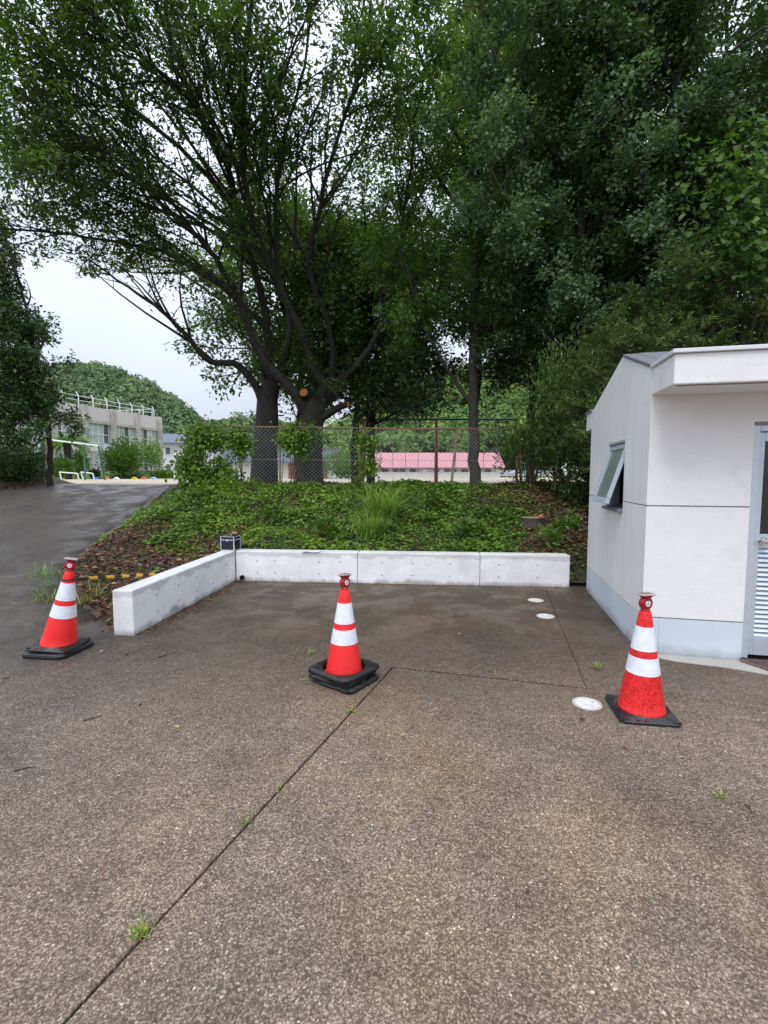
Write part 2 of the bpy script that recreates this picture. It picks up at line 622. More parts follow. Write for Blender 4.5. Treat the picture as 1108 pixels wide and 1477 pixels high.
M['trim'] = simple('white metal trim', (0.72, 0.73, 0.76), 0.35, 0.0, 0.05)
M['roof_metal'] = simple('grey roof metal', (0.25, 0.26, 0.28), 0.4, 0.3, 0.1)
M['alu'] = simple('brushed aluminium', (0.62, 0.67, 0.76), 0.38, 0.45, 0.06)
M['chrome'] = simple('chrome', (0.75, 0.73, 0.7), 0.12, 1.0, 0.03)
M['glass_dark'] = simple('dark door glass', (0.03, 0.032, 0.036), 0.12, 0.0, 0.1, spec=0.6)
M['glass_frost'] = simple('frosted green glass', (0.16, 0.22, 0.19), 0.2, 0.0, 0.12, 6, spec=0.7)
M['dark'] = simple('unlit room', (0.03, 0.03, 0.03), 0.9)
M['grate'] = simple('rusty brown grate', (0.16, 0.11, 0.1), 0.6, 0.4, 0.25, 30)
M['rubber'] = rubber_mat()
M['cone_red'] = cone_red_mat('orange red cone plastic', False)
M['cone_soaked'] = cone_red_mat('rain soaked cone plastic', True)
M['white_band'] = band_mat()
M['lamp_red'] = simple('dark red lamp plastic', (0.36, 0.006, 0.02), 0.2, 0.0, 0.15, 40, 0.6)
M['lamp_white'] = simple('white lamp badge', (0.8, 0.76, 0.76), 0.35, 0.0, 0.05)
M['solar'] = simple('solar cell', (0.09, 0.08, 0.08), 0.15, 0.0, 0.2, 60, 0.7)
M['solar_rim'] = simple('dusty beige rim', (0.5, 0.4, 0.36), 0.5, 0.0, 0.15, 40)
M['logo_red'] = simple('faded red print', (0.16, 0.02, 0.025), 0.6)
M['logo_grey'] = simple('grey pink print', (0.42, 0.2, 0.22), 0.6)
M['black'] = simple('black plastic', (0.014, 0.014, 0.015), 0.4)
M['yellow'] = simple('yellow tape', (0.8, 0.42, 0.03), 0.45)
M['case'] = simple('navy black case', (0.018, 0.02, 0.03), 0.4, 0.0, 0.2, 50)
M['paper'] = simple('white paper', (0.78, 0.8, 0.86), 0.7, 0.0, 0.03)
M['pvc'] = simple('white drain lid', (0.66, 0.65, 0.62), 0.5, 0.0, 0.16, 35)
M['lid_rim'] = simple('dull lid rim', (0.5, 0.49, 0.46), 0.5, 0.0, 0.2, 30)
M['bark_big'] = bark_mat('dark furrowed bark', (0.014, 0.011, 0.009), (0.058, 0.047, 0.04))
M['bark_grey'] = bark_mat('grey bark', (0.04, 0.035, 0.03), (0.13, 0.115, 0.098))
M['bark_thin'] = bark_mat('olive stem bark', (0.06, 0.05, 0.03), (0.16, 0.13, 0.08))
M['sawn'] = simple('fresh sawn wood', (0.42, 0.17, 0.07), 0.8, 0.0, 0.25, 30)
M['sawn_rim'] = simple('sawn wood edge', (0.14, 0.07, 0.035), 0.85, 0.0, 0.25, 30)
M['stump_top'] = simple('dry stump top', (0.33, 0.24, 0.16), 0.85, 0.0, 0.3, 18)
M['post'] = simple('painted fence post', (0.36, 0.27, 0.18), 0.6, 0.2, 0.25, 12)
M['rail'] = simple('rusty orange rail', (0.32, 0.18, 0.11), 0.7, 0.1, 0.3, 9)
M['wire'] = simple('galvanised wire', (0.4, 0.41, 0.41), 0.45, 0.6, 0.1)
M['swing_green'] = simple('green painted steel', (0.015, 0.12, 0.075), 0.4, 0.0, 0.2, 5)
M['swing_red'] = simple('faded red steel', (0.3, 0.05, 0.04), 0.5, 0.0, 0.3, 5)
M['white_steel'] = simple('white painted steel', (0.75, 0.77, 0.78), 0.4, 0.0, 0.06)
M['pink_roof'] = simple('pink metal roof', (0.52, 0.25, 0.275), 0.65, 0.0, 0.08, 1.0)
M['white_wall'] = simple('white wall', (0.74, 0.73, 0.7), 0.7, 0.0, 0.06, 1.0)
M['school_wall'] = simple('stained school concrete', (0.43, 0.405, 0.37), 0.85, 0.0, 0.3, 0.9)
M['school_pink'] = stucco_mat('streaked pinkish parapet', (0.6, 0.55, 0.53), 0.9, 9)
M['curtain'] = simple('curtained window', (0.42, 0.47, 0.43), 0.25, 0.0, 0.25, 0.9, 0.6)
M['pane_dark'] = simple('dark window pane', (0.09, 0.11, 0.115), 0.15, 0.0, 0.3, 0.6, 0.6)
M['roof_slate'] = simple('grey blue tiles', (0.12, 0.14, 0.17), 0.6, 0.0, 0.2, 3)
M['red_wall'] = simple('brick red wall', (0.28, 0.09, 0.06), 0.8, 0.0, 0.2, 3)
M['grass_mat'] = leaf_mat('bright grass blades', [(0, (0.1, 0.2, 0.03)), (0.5, (0.2, 0.34, 0.06)), (1, (0.36, 0.48, 0.13))], 0.3)
M['weed'] = leaf_mat('weed blades', [(0, (0.12, 0.2, 0.03)), (0.6, (0.25, 0.36, 0.06)), (1, (0.42, 0.42, 0.14))], 0.25)
M['cover'] = leaf_mat('ground cover leaves', [(0, (0.045, 0.105, 0.016)), (0.4, (0.125, 0.235, 0.03)), (0.75, (0.23, 0.36, 0.05)), (1, (0.36, 0.46, 0.09))], 0.25)
M['litter'] = leaf_mat('dead leaves', [(0, (0.05, 0.025, 0.015)), (0.4, (0.13, 0.065, 0.035)), (0.75, (0.24, 0.12, 0.065)), (1, (0.42, 0.3, 0.2))], 0.05, 0.7, 0.2)
M['leaf_big'] = leaf_mat('olive green leaves', [(0, (0.038, 0.074, 0.018)), (0.5, (0.08, 0.142, 0.032)), (0.85, (0.13, 0.21, 0.046)), (1, (0.2, 0.28, 0.072))], 0.44)
M['leaf_light'] = leaf_mat('fresh green leaves', [(0, (0.055, 0.12, 0.026)), (0.5, (0.125, 0.235, 0.05)), (1, (0.24, 0.35, 0.085))], 0.5)
M['leaf_blue'] = leaf_mat('bluish green leaves', [(0, (0.055, 0.112, 0.05)), (0.5, (0.135, 0.23, 0.105)), (1, (0.26, 0.36, 0.19))], 0.3, 0.5, 0.32)
M['leaf_dark'] = leaf_mat('dark glossy leaves', [(0, (0.024, 0.052, 0.018)), (0.5, (0.056, 0.11, 0.032)), (1, (0.125, 0.195, 0.058))], 0.22, 0.4)
M['leaf_fern'] = leaf_mat('needle like leaves', [(0, (0.034, 0.072, 0.018)), (0.5, (0.09, 0.145, 0.036)), (1, (0.19, 0.26, 0.075))], 0.28)
M['leaf_vine'] = leaf_mat('broad vine leaves', [(0, (0.045, 0.11, 0.018)), (0.6, (0.085, 0.17, 0.032)), (1, (0.17, 0.27, 0.055))], 0.4)
M['leaf_hill'] = leaf_mat('hill forest leaves', [(0, (0.055, 0.1, 0.055)), (0.5, (0.13, 0.21, 0.095)), (1, (0.26, 0.33, 0.15))], 0.15, 0.7, 0.15)
M['leaf_hill2'] = leaf_mat('near hill forest leaves', [(0, (0.05, 0.105, 0.03)), (0.5, (0.13, 0.22, 0.06)), (1, (0.25, 0.35, 0.1))], 0.2, 0.7, 0.15)
M['hill'] = simple('hill under the trees', (0.03, 0.045, 0.018), 0.95, 0.0, 0.3, 0.1)

# ------------------------------------------------------------------ terrain
RAMP0, RAMP_K, YARD = 5.0, 0.125, 1.3


def ramp_z(y):
    return np.clip((np.asarray(y, float) - RAMP0) * RAMP_K, 0, YARD)


RE = np.array([(-2.95, 5.0), (-3.75, 5.7), (-4.72, 6.88), (-5.65, 10.95), (-6.8, 14.9), (-7.0, 16.0)])   # right edge of the ramp


def edge_x(y):
    return np.interp(y, RE[:, 1], RE[:, 0])


def bank_z(x, y):
    x, y = np.asarray(x, float), np.asarray(y, float)
    crest = 1.36
    T = np.interp(y - 0.085 * (2.6 - x) * 0 , [4.6, 5.6, 7.3, 8.3, 9.6, 10.8, 13.8, 15.6, 40], [-0.06, 0.10, 0.40, 0.66, 1.10, crest, crest, YARD + 0.02, YARD + 0.02])
    rz = ramp_z(y) - 0.035
    d = np.clip(x - edge_x(y), 0, None)
    z = np.minimum(T, rz + 0.5 * d)
    und = 0.05 * np.sin(x * 1.7 + 0.6 * y) * np.sin(y * 1.3 - 0.4 * x) + 0.03 * np.sin(3.9 * x + 1.1) * np.sin(3.1 * y)
    z = np.where(x > 2.58, np.minimum(z, np.maximum((y - 6.78) * 0.75, 0) + 0.02), z)
    far = np.clip((y - 7.6) / 1.5, 0, 1) * np.clip(d / 0.6, 0, 1) * np.clip((15.0 - y) / 1.2, 0, 1)
    return z + und * far


def grid_mesh(name, xs, ys, zf, mat, keep=None, smooth=True):
    X, Y = np.meshgrid(xs, ys)
    Z = zf(X, Y)
    V = np.stack([X.ravel(), Y.ravel(), Z.ravel()], 1)
    nx, ny = len(xs), len(ys)
    i = (np.arange(ny - 1)[:, None] * nx + np.arange(nx - 1)[None, :]).ravel()
    F = np.stack([i, i + 1, i + nx + 1, i + nx], 1)
    if keep is not None:
        c = V[F].mean(1)
        F = F[keep(c[:, 0], c[:, 1])]
    return np_mesh(name, V, F, mat, smooth=smooth)


# ground sheet to the horizon (lies a little below the paving)
tag(MB().add([(-900, -400, -0.06), (900, -400, -0.06), (900, 16, -0.06), (-900, 16, -0.06)], [(0, 1, 2, 3)]).build('ground', M['field']), kind='structure')
tag(MB().add([(-900, 15.4, YARD), (900, 15.4, YARD), (900, 1500, YARD), (-900, 1500, YARD)], [(0, 1, 2, 3)]).build('school_yard_ground', M['yard']), kind='structure')
tag(MB().add([(-30, -14, -0.025), (30, -14, -0.025), (30, 8, -0.025), (-30, 8, -0.025)], [(0, 1, 2, 3)]).build('paving_bed_ground', M['subbase']), kind='structure')


def slab(name, poly, mat, top=0.0):
    o = MB().prism(poly, 'z', -0.022, top).build(name, mat, bevel=0.004, segs=1)
    return tag(o, kind='structure')


J0, J2, S0 = Vector((0.076, 3.902)), Vector((1.53, 3.50)), Vector((2.44, 7.30))
J1 = Vector((-0.941, 1.282))
dj = (J1 - J0).normalized()
JF = J0 + dj * 14
nj = Vector((-dj.y, dj.x))          # to the right of the joint, seen from the camera
dh = (J2 - J0).normalized()
nh = Vector((-dh.y, dh.x))          # away from the camera
ds = (S0 - J2).normalized()
ns = Vector((ds.y, -ds.x))          # towards the building
g = 0.006
gh_ = 0.013
slab('driveway_road', [tuple(JF - nj * g), tuple(J0 - nj * g + nh * gh_), tuple(J2 + nh * gh_ - ns * 0.002), tuple(S0 - ns * 0.002), (-2.6, 7.35), (-2.6, 4.9), (-2.8, 4.9), (-3.75, 5.7), (-25, 5.7), (-25, JF.y)], M['paving'])
slab('driveway_slab_road', [tuple(JF + nj * g), (25, JF.y), (25, 1.2), tuple(J2 + dh * 6 - nh * 0.003), tuple(J2 - nh * gh_), tuple(J0 + nj * g * 0.6 - nh * gh_)], M['paving'])
slab('side_strip_path', [tuple(J2 + nh * 0.003 + ns * 0.003), tuple(J2 + dh * 6 + nh * 0.003), (9, 7.30), tuple(S0 + ns * 0.003)], M['paving_strip'], -0.003)

# the ramp up to the school yard
ys = np.concatenate([[4.9, 5.0, 5.06], np.linspace(5.2, 16.0, 44)])
V, F = [], []
for k, y in enumerate(ys):
    xr = float(edge_x(y)) - (0.35 if y < 5.1 else 0)
    for j in range(-1, 13):
        t = max(j, 0) / 12
        x = xr * (1 - t) + (-10.9 - 0.05 * (y - 5)) * t if y > 6 else xr * (1 - t) - 12.0 * t
        V.append((x, y, float(ramp_z(y)) + (0.01 if y > 15.4 else -0.012 if y < 4.95 else 0.0012 if y < 5.05 else 0.004) - (0.16 if j < 0 else 0)))
for k in range(len(ys) - 1):
    for j in range(13):
        a = k * 14 + j
        F.append((a + 1, a, a + 14, a + 15))
tag(np_mesh('ramp_road', V, F, M['paving'], smooth=False), kind='structure')

# planted bank between the bay and the fence, and the ground to the left of the ramp
tag(grid_mesh('bank_terrain', np.linspace(-7.2, 14, 200), np.linspace(4.7, 16.2, 120), bank_z, M['soil'],
              keep=lambda x, y: (x > edge_x(y) - 0.3) & ((y > 7.35 - 0.085 * (x + 2.28)) | (x < -2.62 + 0.094 * (y - 4.7)) | (x > 2.66)) & ~((x > 2.66) & (y < 6.84))), kind='structure')


def left_z(x, y):
    u = np.clip((-10.75 - 0.05 * (y - 5) - x) / 1.2, 0, 1)
    return ramp_z(y) - 0.05 + u * (0.33 + 0.05 * np.sin(2.1 * x) * np.sin(1.7 * y))


tag(grid_mesh('verge_terrain', np.linspace(-30, -10.5, 50), np.linspace(4.6, 18, 40), left_z, M['soil'],
              keep=lambda x, y: x < -9.9 - 0.05 * (y - 5)), kind='structure')

# kerb along the right edge of the ramp
kb = MB()
pts = [(-4.55, 6.65), (-4.80, 7.4), (-5.02, 8.2), (-5.35, 9.6), (-5.65, 10.95), (-6.05, 12.3), (-6.45, 13.7), (-6.8, 14.9)]
for (xa, ya), (xb, yb) in zip(pts[:-1], pts[1:]):
    za, zb = float(ramp_z(ya)), float(ramp_z(yb))
    d = Vector((xb - xa, yb - ya, 0)).normalized()
    n_ = Vector((d.y, -d.x, 0))
    q = []
    for (x, y, z) in ((xa, ya, za), (xb - d.x * 0.012, yb - d.y * 0.012, zb)):
        for o_, h in ((0, -0.1), (0.14, -0.1), (0.14, 0.06), (0, 0.05)):
            q.append(Vector((x, y, z + h)) + n_ * o_)
    kb.add(q, [(0, 1, 2, 3), (7, 6, 5, 4), (0, 4, 5, 1), (1, 5, 6, 2), (2, 6, 7, 3), (3, 7, 4, 0)])
tag(kb.build('ramp_kerb', M['kerb'], bevel=0.012, segs=1), kind='structure')

# hills
def hill_h(x, y, gs):
    z = 0
    for (cx, cy, h, sx, sy) in gs:
        z = z + h * np.exp(-0.5 * ((x - cx) / sx) ** 2 - 0.5 * ((y - cy) / sy) ** 2)
    return z


def hill(name, gs, xr, yr, n, crown_r, face, per, mat, label, seed, front):
    rg = np.random.default_rng(seed)
    zf = lambda x, y: YARD - 1.0 + hill_h(x, y, gs)
    tag(grid_mesh(name, np.linspace(*xr, 50), np.linspace(*yr, 40), zf, M['hill']), kind='structure')
    # crowns on the slope that faces the yard
    cx = rg.uniform(xr[0], xr[1], n * 4)
    cy = rg.uniform(yr[0], front, n * 4)
    ok = hill_h(cx, cy, gs) > 1.5
    cx, cy = cx[ok][:n], cy[ok][:n]
    n = len(cx)
    r = crown_r * (0.4 + 1.5 * rg.beta(1.3, 3.2, n))
    cz = zf(cx, cy) + r * 0.6
    d = unit(rg.normal(size=(n * per, 3)))
    d[:, 2] = np.abs(d[:, 2]) * 1.0 - 0.25
    rr = np.repeat(r, per)
    sub = unit(rg.normal(size=(n, 3)))
    lump = 1 + 0.25 * np.sin(5 * d[:, 0] + np.repeat(cx, per)) * np.sin(5 * d[:, 1] + np.repeat(cy, per))
    P = np.stack([np.repeat(cx, per), np.repeat(cy, per), np.repeat(cz, per)], 1) + d * (rr * lump * rg.uniform(0.75, 1.05, n * per))[:, None] * np.array([1, 1, 0.85])
    T = unit(np.cross(d, rg.normal(size=(n * per, 3))))
    Nn = unit(d + rg.normal(size=(n * per, 3)) * 0.35 + np.array([0, 0, 0.3]))
    T = unit(T - Nn * (T * Nn).sum(1, keepdims=True))
    s = face * rg.uniform(0.7, 1.4, n * per)
    V, F = kites(P, T, Nn, s, s * 0.85, 0.1, 0.5)
    tone = np.clip(np.repeat(rg.beta(3, 3, n), per) * 0.7 + rg.uniform(0.05, 0.25, n * per), 0, 1)
    o = np_mesh(name + '_forest', V, F, mat, tone=tone)
    tag(o, label, 'forest', kind='stuff')


hill('hill', [(-152, 262, 44, 34, 50), (-222, 275, 34, 40, 60), (-104, 266, 14, 28, 40)], (-260, -60), (190, 380), 1300, 4.4, 1.25, 150, M['leaf_hill'],
     'dense green forest covering the rounded hill behind the school', 3, 275)
hill('distant_hill', [(-128, 430, 38, 45, 60), (-40, 440, 24, 60, 60)], (-330, 120), (300, 560), 600, 6.0, 2.8, 45, M['leaf_hill'],
     'forest on the low distant hill seen past the cut tree trunks', 4, 440)
hill('wooded_slope_hill', [(25, 165, 22, 34, 38), (110, 160, 30, 60, 38)], (-45, 110), (92, 240), 1200, 3.0, 0.8, 125, M['leaf_hill2'],
     'bright green forest slope rising behind the pink roofed building', 5, 175)

# ------------------------------------------------------------------ retaining wall
A0, A1 = Vector((-2.506, 4.685, 0)), Vector((-2.27, 7.203, 0))
B1 = Vector((2.671, 6.776, 0))
WH, WT = 0.46, 0.215
wall = thing('retaining_wall', 'low L shaped white concrete retaining wall around the parking bay', 'retaining wall', tuple(A1))
wall.rotation_euler = (0, 0, math.atan2(B1.y - A1.y, B1.x - A1.x))
wi = wall.matrix_basis.inverted()
LB = (B1 - A1).length
back_cuts = [0.012, (Vector((-0.393, 7.043, 0)) - A1).length, (Vector((1.402, 6.907, 0)) - A1).length, LB]
for a, b in zip(back_cuts[:-1], back_cuts[1:]):
    MB().span((a + 0.004, 0, -0.02), (b - 0.004, WT, WH)).build('wall_panel', M['concrete'], wall, bevel=0.014)
# the left arm, in the wall's frame
a0 = wi @ A0
arm = (a0).normalized()
an = Vector((arm.y, -arm.x, 0))            # outward
if an.x > 0:
    an = -an
LA = a0.length


def arm_box(s0, s1, lo, hi, z0, z1):
    q = []
    for z in (z0, z1):
        for s, o_ in ((s0, lo), (s1, lo), (s1, hi), (s0, hi)):
            q.append(arm * s + an * o_ + Vector((0, 0, z)))
    return q, [(0, 1, 2, 3), (7, 6, 5, 4), (0, 4, 5, 1), (1, 5, 6, 2), (2, 6, 7, 3), (3, 7, 4, 0)]


for s0, s1 in ((-WT, LA - 0.60), (LA - 0.592, LA)):
    MB().add(*arm_box(s0, s1, 0.0 if s0 > 0 else 0.003, WT, -0.02, WH)).build('wall_panel', M['concrete'], wall, bevel=0.014)
core = MB()
core.add(*arm_box(0.02, LA - 0.02, 0.02, WT - 0.02, -0.02, WH - 0.02))
core.span((0.0, 0.02, -0.02), (LB - 0.02, WT - 0.02, WH - 0.021))
core.build('wall_core', M['joint'], wall)
ties = MB()
for x in (0.35, 0.62, 1.3, 1.62, 2.25, 2.7, 3.25, 3.95, 4.5):
    for z in (0.13, 0.31):
        ties.tube([(x, -0.0015, z), (x, 0.02, z)], 0.011, 10)
for s in (0.3, 0.75, 1.2, 1.65, 2.1):
    for z in (0.13, 0.31):
        p_ = arm * s - an * 0.0
        ties.tube([p_ + Vector((0, 0, z)) - an * 0.0015, p_ + an * 0.02 + Vector((0, 0, z))], 0.011, 10)
ties.build('tie_hole', M['joint'], wall, kind='stuff')
pipe = MB()
pipe.lathe([(0.036, 0.0), (0.036, 0.09), (0.027, 0.09), (0.027, 0.0)], 20)
dp = pipe.build('drain_pipe', M['black'], wall, smooth=True)
dp.rotation_euler = (R(90), 0, 0)
dp.location = (0.115, 0.06, 0.055)
MB().disc((0.115, -0.004, 0.055), 0.028, 18, (0, -1, 0)).build('pipe_mouth', M['subbase'], wall)

# ------------------------------------------------------------------ white utility building
BR = math.radians(-12.3)
bld = thing('toilet_building', 'small white stuccoed building with tilted window, louvred door and grey plinth', 'building', (2.319, 4.216, 0), BR)
bld['label'] = 'small white stuccoed building with a pale blue plinth and open side window'
BL, BW = 2.47, 4.2
Z1, Z2, GRV = 0.335, 1.335, 0.012          # heights of the grooves
YP, ZP, ZF, ZB = 0.93, 2.835, 2.525, 2.43    # gable
T_ = 0.14
# side wall, x from 0 to T_
wy0, wy1, wz0, wz1 = 0.765, 1.48, 1.25, 1.97   # window opening
MB().span((0, 0, -0.02), (T_, BL, Z1 - GRV / 2)).build('side_plinth', M['plinth'], bld, bevel=0.004)
def zr(y):
    return ZF + (ZP - ZF) * y / YP if y < YP else ZP + (ZB - ZP) * (y - YP) / (BL - YP)
s = MB()
s.span((0, 0, Z1 + GRV / 2), (T_, wy0, Z2 - GRV / 2)).span((0, wy1, Z1 + GRV / 2), (T_, BL, Z2 - GRV / 2)).span((0, wy0, Z1 + GRV / 2), (T_, wy1, wz0))
s.build('lower_side_wall', M['stucco'], bld)
s = MB()
up_ = 0.032        # the gable stands a little above the roof sheets behind it
s.prism([(0, Z2 + GRV / 2), (wy0, Z2 + GRV / 2), (wy0, zr(wy0)), (0, ZF)], 'x', 0, T_)
s.prism([(wy1, Z2 + GRV / 2), (BL, Z2 + GRV / 2), (BL, ZB + up_), (wy1, zr(wy1) + up_)], 'x', 0, T_)
s.prism([(wy0, wz1), (wy1, wz1), (wy1, zr(wy1) + up_), (YP, ZP + up_), (YP - 0.001, ZP), (wy0, zr(wy0))], 'x', 0, T_)
s.build('gable_wall', M['stucco'], bld)
s = MB()
s.span((0.01, 0.01, Z1 - GRV), (T_ - 0.01, BL - 0.01, Z1 + GRV))
s.span((0.01, 0.01, Z2 - GRV), (T_ - 0.01, wy0 - 0.004, Z2 + GRV)).span((0.01, wy1 + 0.004, Z2 - GRV), (T_ - 0.01, BL - 0.01, Z2 + GRV))
s.span((T_, 0.01, Z1 - GRV), (0.80, 0.1, Z1 + GRV)).span((T_, 0.01, Z2 - GRV), (0.80, 0.1, Z2 + GRV))
s.build('groove', M['joint'], bld)
# front wall, y from 0 to T_
DX0, DX1, DZ = 0.80, 1.72, 2.02
for (z0, z1, mt, nm) in ((-0.02, Z1 - GRV / 2, M['plinth'], 'front_plinth'), (Z1 + GRV / 2, Z2 - GRV / 2, M['stucco'], 'lower_front_wall'), (Z2 + GRV / 2, 2.515, M['stucco'], 'upper_front_wall')):
    s = MB()
    s.span((T_ + 0.0005, 0.0, z0), (DX0, T_, z1)).span((DX1, 0.0, z0), (BW, T_, z1))
    if z1 > 2.3:
        s.span((DX0, 0.0, DZ + 0.03), (DX1, T_, z1))
    s.build(nm, mt, bld)
# far walls, floor and ceiling close the room
s = MB()
s.span((T_ + 0.001, BL - T_, 0), (BW, BL, ZB - 0.02)).span((BW - T_, T_, 0), (BW - 0.001, BL - T_, ZB)).span((T_, T_, 0.0), (BW - T_, BL - T_, 0.03)).span((T_ + 0.001, T_ + 0.001, 2.33), (BW - T_, BL - T_, 2.35))
s.build('inner_wall', M['dark'], bld)
# roof, canopy, fascias
s = MB()
s.prism([(0.0, ZF + 0.002), (YP, ZP + 0.002), (BL + 0.05, ZB - 0.005), (BL + 0.05, ZB + 0.03), (YP, ZP + 0.04), (0.0, ZF + 0.035)], 'x', T_ + 0.001, BW)
s.prism([(0.0, ZF + 0.002), (YP - 0.002, ZP + 0.001), (YP - 0.002, ZP + 0.034), (0.0, ZF + 0.035)], 'x', -0.012, T_)
s.build('roof', M['roof_metal'], bld, bevel=0.004)
MB().span((0.0, -0.52, 2.292), (BW, -0.0005, 2.522)).build('canopy', M['stucco'], bld, bevel=0.01)
s = MB()
s.span((-0.02, -0.545, 2.524), (BW, -0.46, 2.555)).span((-0.02, -0.459, 2.524), (0.06, 0.0, 2.555)).span((0.061, -0.459, 2.524), (BW, 0.0, 2.545))
s.build('canopy_trim', M['trim'], bld, bevel=0.005)
s = MB()
s.span((0.03, -0.49, 2.284), (BW, -0.475, 2.293))
s.build('drip_groove', M['joint'], bld)
MB().span((0.0, BL + 0.0005, 2.235), (BW, BL + 0.36, 2.47)).build('rear_fascia', M['stucco'], bld, bevel=0.008)
MB().span((-0.02, BL - 0.02, 2.471), (BW, BL + 0.385, 2.50)).build('rear_trim', M['roof_metal'], bld, bevel=0.004)
for xx_ in (0.62, 1.95, 3.2):                      # seams of the canopy trim
    MB().span((xx_, -0.548, 2.522), (xx_ + 0.012, -0.45, 2.5575)).build('trim_seam', M['roof_metal'], bld)
# window: opening lining, fixed frame, tilted sash
win = MB()
win.span((0.004, wy0, wz1 - 0.022), (T_, wy1, wz1)).span((0.004, wy1 - 0.022, wz0 + 0.02), (T_, wy1, wz1 - 0.0225)).span((0.004, wy0, wz0 + 0.02), (T_, wy0 + 0.022, wz1 - 0.0225))
wf = win.build('window', M['alu'], bld, bevel=0.003)
sl = MB()
sl.prism([(-0.05, wz0 - 0.035), (T_, wz0 - 0.012), (T_, wz0 + 0.02), (-0.05, wz0 - 0.008)], 'y', wy0 + 0.001, wy1 - 0.001)
sl.build('sill', M['roof_metal'], wf, bevel=0.003)
sw, sh = wy1 - wy0 - 0.06, 0.66
sash = MB()
sash.span((-0.02, -sw / 2, -0.055), (0.02, sw / 2, 0)).span((-0.02, -sw / 2, -sh), (0.02, sw / 2, -sh + 0.06))
sash.span((-0.0195, -sw / 2, -sh + 0.061), (0.0195, -sw / 2 + 0.05, -0.056)).span((-0.0195, sw / 2 - 0.05, -sh + 0.061), (0.0195, sw / 2, -0.056))
so = sash.build('sash', M['alu'], wf, bevel=0.004)
so.location = (0.045, (wy0 + wy1) / 2, wz1 - 0.035)
so.rotation_euler = (0, R(17), 0)
po = MB().span((-0.004, -sw / 2 + 0.045, -sh + 0.055), (0.004, sw / 2 - 0.045, -0.05)).build('pane', M['glass_frost'], wf)
po.location, po.rotation_euler = so.location, so.rotation_euler
# door
dr = MB()
dr.span((DX0, 0.012, 0.02), (DX0 + 0.055, T_, DZ)).span((DX1 - 0.055, 0.012, 0.02), (DX1, T_, DZ)).span((DX0 + 0.0555, 0.012, DZ - 0.05), (DX1 - 0.0555, T_, DZ))
dro = dr.build('door', M['alu'], bld, bevel=0.004)
MB().span((DX0, 0.014, DZ + 0.0005), (DX1, 0.06, DZ + 0.0295)).build('door_head', M['joint'], bld)
lf = MB()
lx0, lx1 = DX0 + 0.06, DX1 - 0.06
lf.span((lx0, 0.05, 0.04), (lx0 + 0.05, 0.09, DZ - 0.055)).span((lx1 - 0.05, 0.05, 0.04), (lx1, 0.09, DZ - 0.055))
lf.span((lx0 + 0.0505, 0.05, DZ - 0.13), (lx1 - 0.0505, 0.09, DZ - 0.055)).span((lx0 + 0.0505, 0.05, 0.98), (lx1 - 0.0505, 0.09, 1.1)).span((lx0 + 0.0505, 0.05, 0.04), (lx1 - 0.0505, 0.09, 0.2))
lf.build('door_leaf', M['alu'], dro, bevel=0.003)
MB().span((lx0 + 0.045, 0.066, 1.095), (lx1 - 0.045, 0.074, DZ - 0.125)).build('glass', M['glass_dark'], dro)
MB().span((lx0 + 0.0505, 0.083, 0.2), (lx1 - 0.0505, 0.089, 0.98)).build('louvre_back', M['dark'], dro)
slat_me = None
for k in range(19):
    z = 0.222 + k * 0.041
    if slat_me is None:
        sm = MB().box((0, 0, 0), (lx1 - lx0 - 0.101, 0.008, 0.044), Matrix.Rotation(R(-38), 3, 'X')).build('louvre_slat', M['alu'], dro)
        slat_me = sm
    else:
        sm = slat_me.copy(); COL.objects.link(sm)
    sm.location = ((lx0 + lx1) / 2, 0.066, z)
kn = MB().lathe([(0.0, -0.062), (0.02, -0.06), (0.029, -0.045), (0.027, -0.028), (0.012, -0.02), (0.012, 0.0), (0.033, 0.0), (0.033, 0.006), (0.0, 0.006)], 24)
ko = kn.build('knob', M['chrome'], dro, smooth=True)
ko.rotation_euler = (R(-90), 0, 0)
ko.location = (lx0 + 0.07, 0.046, 1.04)

# pale cement apron and drain grating in front of the door
ap = [(0.16, -0.002), (0.09, -0.05), (0.14, -0.11), (0.25, -0.155), (0.42, -0.185), (0.6, -0.21), (0.72, -0.25), (0.86, -0.30), (2.6, -0.40), (2.6, -0.002)]
apo = MB().prism([(x, y) for x, y in ap[::-1]], 'z', -0.02, 0.004).build('apron_pavement', M['apron'])
apo.location, apo.rotation_euler = bld.location, bld.rotation_euler
tag(apo, kind='structure')
gr = thing('drain_grating', 'rusty brown slotted drain grating set in the ground before the door', 'drain grating', bld.matrix_basis @ Vector((0.78, -0.27, 0.004)), BR)
fr = MB()
fr.span((0, 0.225, 0.0), (0.95, 0.255, 0.016))
q0, q1 = Vector((0, 0.225, 0)), Vector((0.16, 0.0, 0))
fr.tube([q0 + Vector((0.0, 0, 0.008)), q1 + Vector((0, 0, 0.008))], 0.012, 6)
fr.span((0.16, -0.012, 0.0), (0.95, 0.014, 0.016))
fr.build('frame', M['grate'], gr)
MB().prism([(0.0, 0.225), (0.16, 0.01), (0.95, 0.01), (0.95, 0.225)], 'z', 0.0005, 0.002).build('pit', M['subbase'], gr)
for k in range(17):
    x0 = 0.06 + k * 0.05
    q = MB().tube([(x0 - 0.02, 0.224, 0.009), (x0 + 0.12, 0.014, 0.009)], 0.009, 5).build('bar', M['grate'], gr)

# ------------------------------------------------------------------ traffic cones, weights, warning lamps
def rsq(half, r, n=5):
    out = []
    for cx, cy, a0_ in ((1, 1, 0), (-1, 1, 90), (-1, -1, 180), (1, -1, 270)):
        for k in range(n + 1):
            a = R(a0_ + 90 * k / n)
            out.append(((half - r) * cx + r * math.cos(a), (half - r) * cy + r * math.sin(a)))
    return out


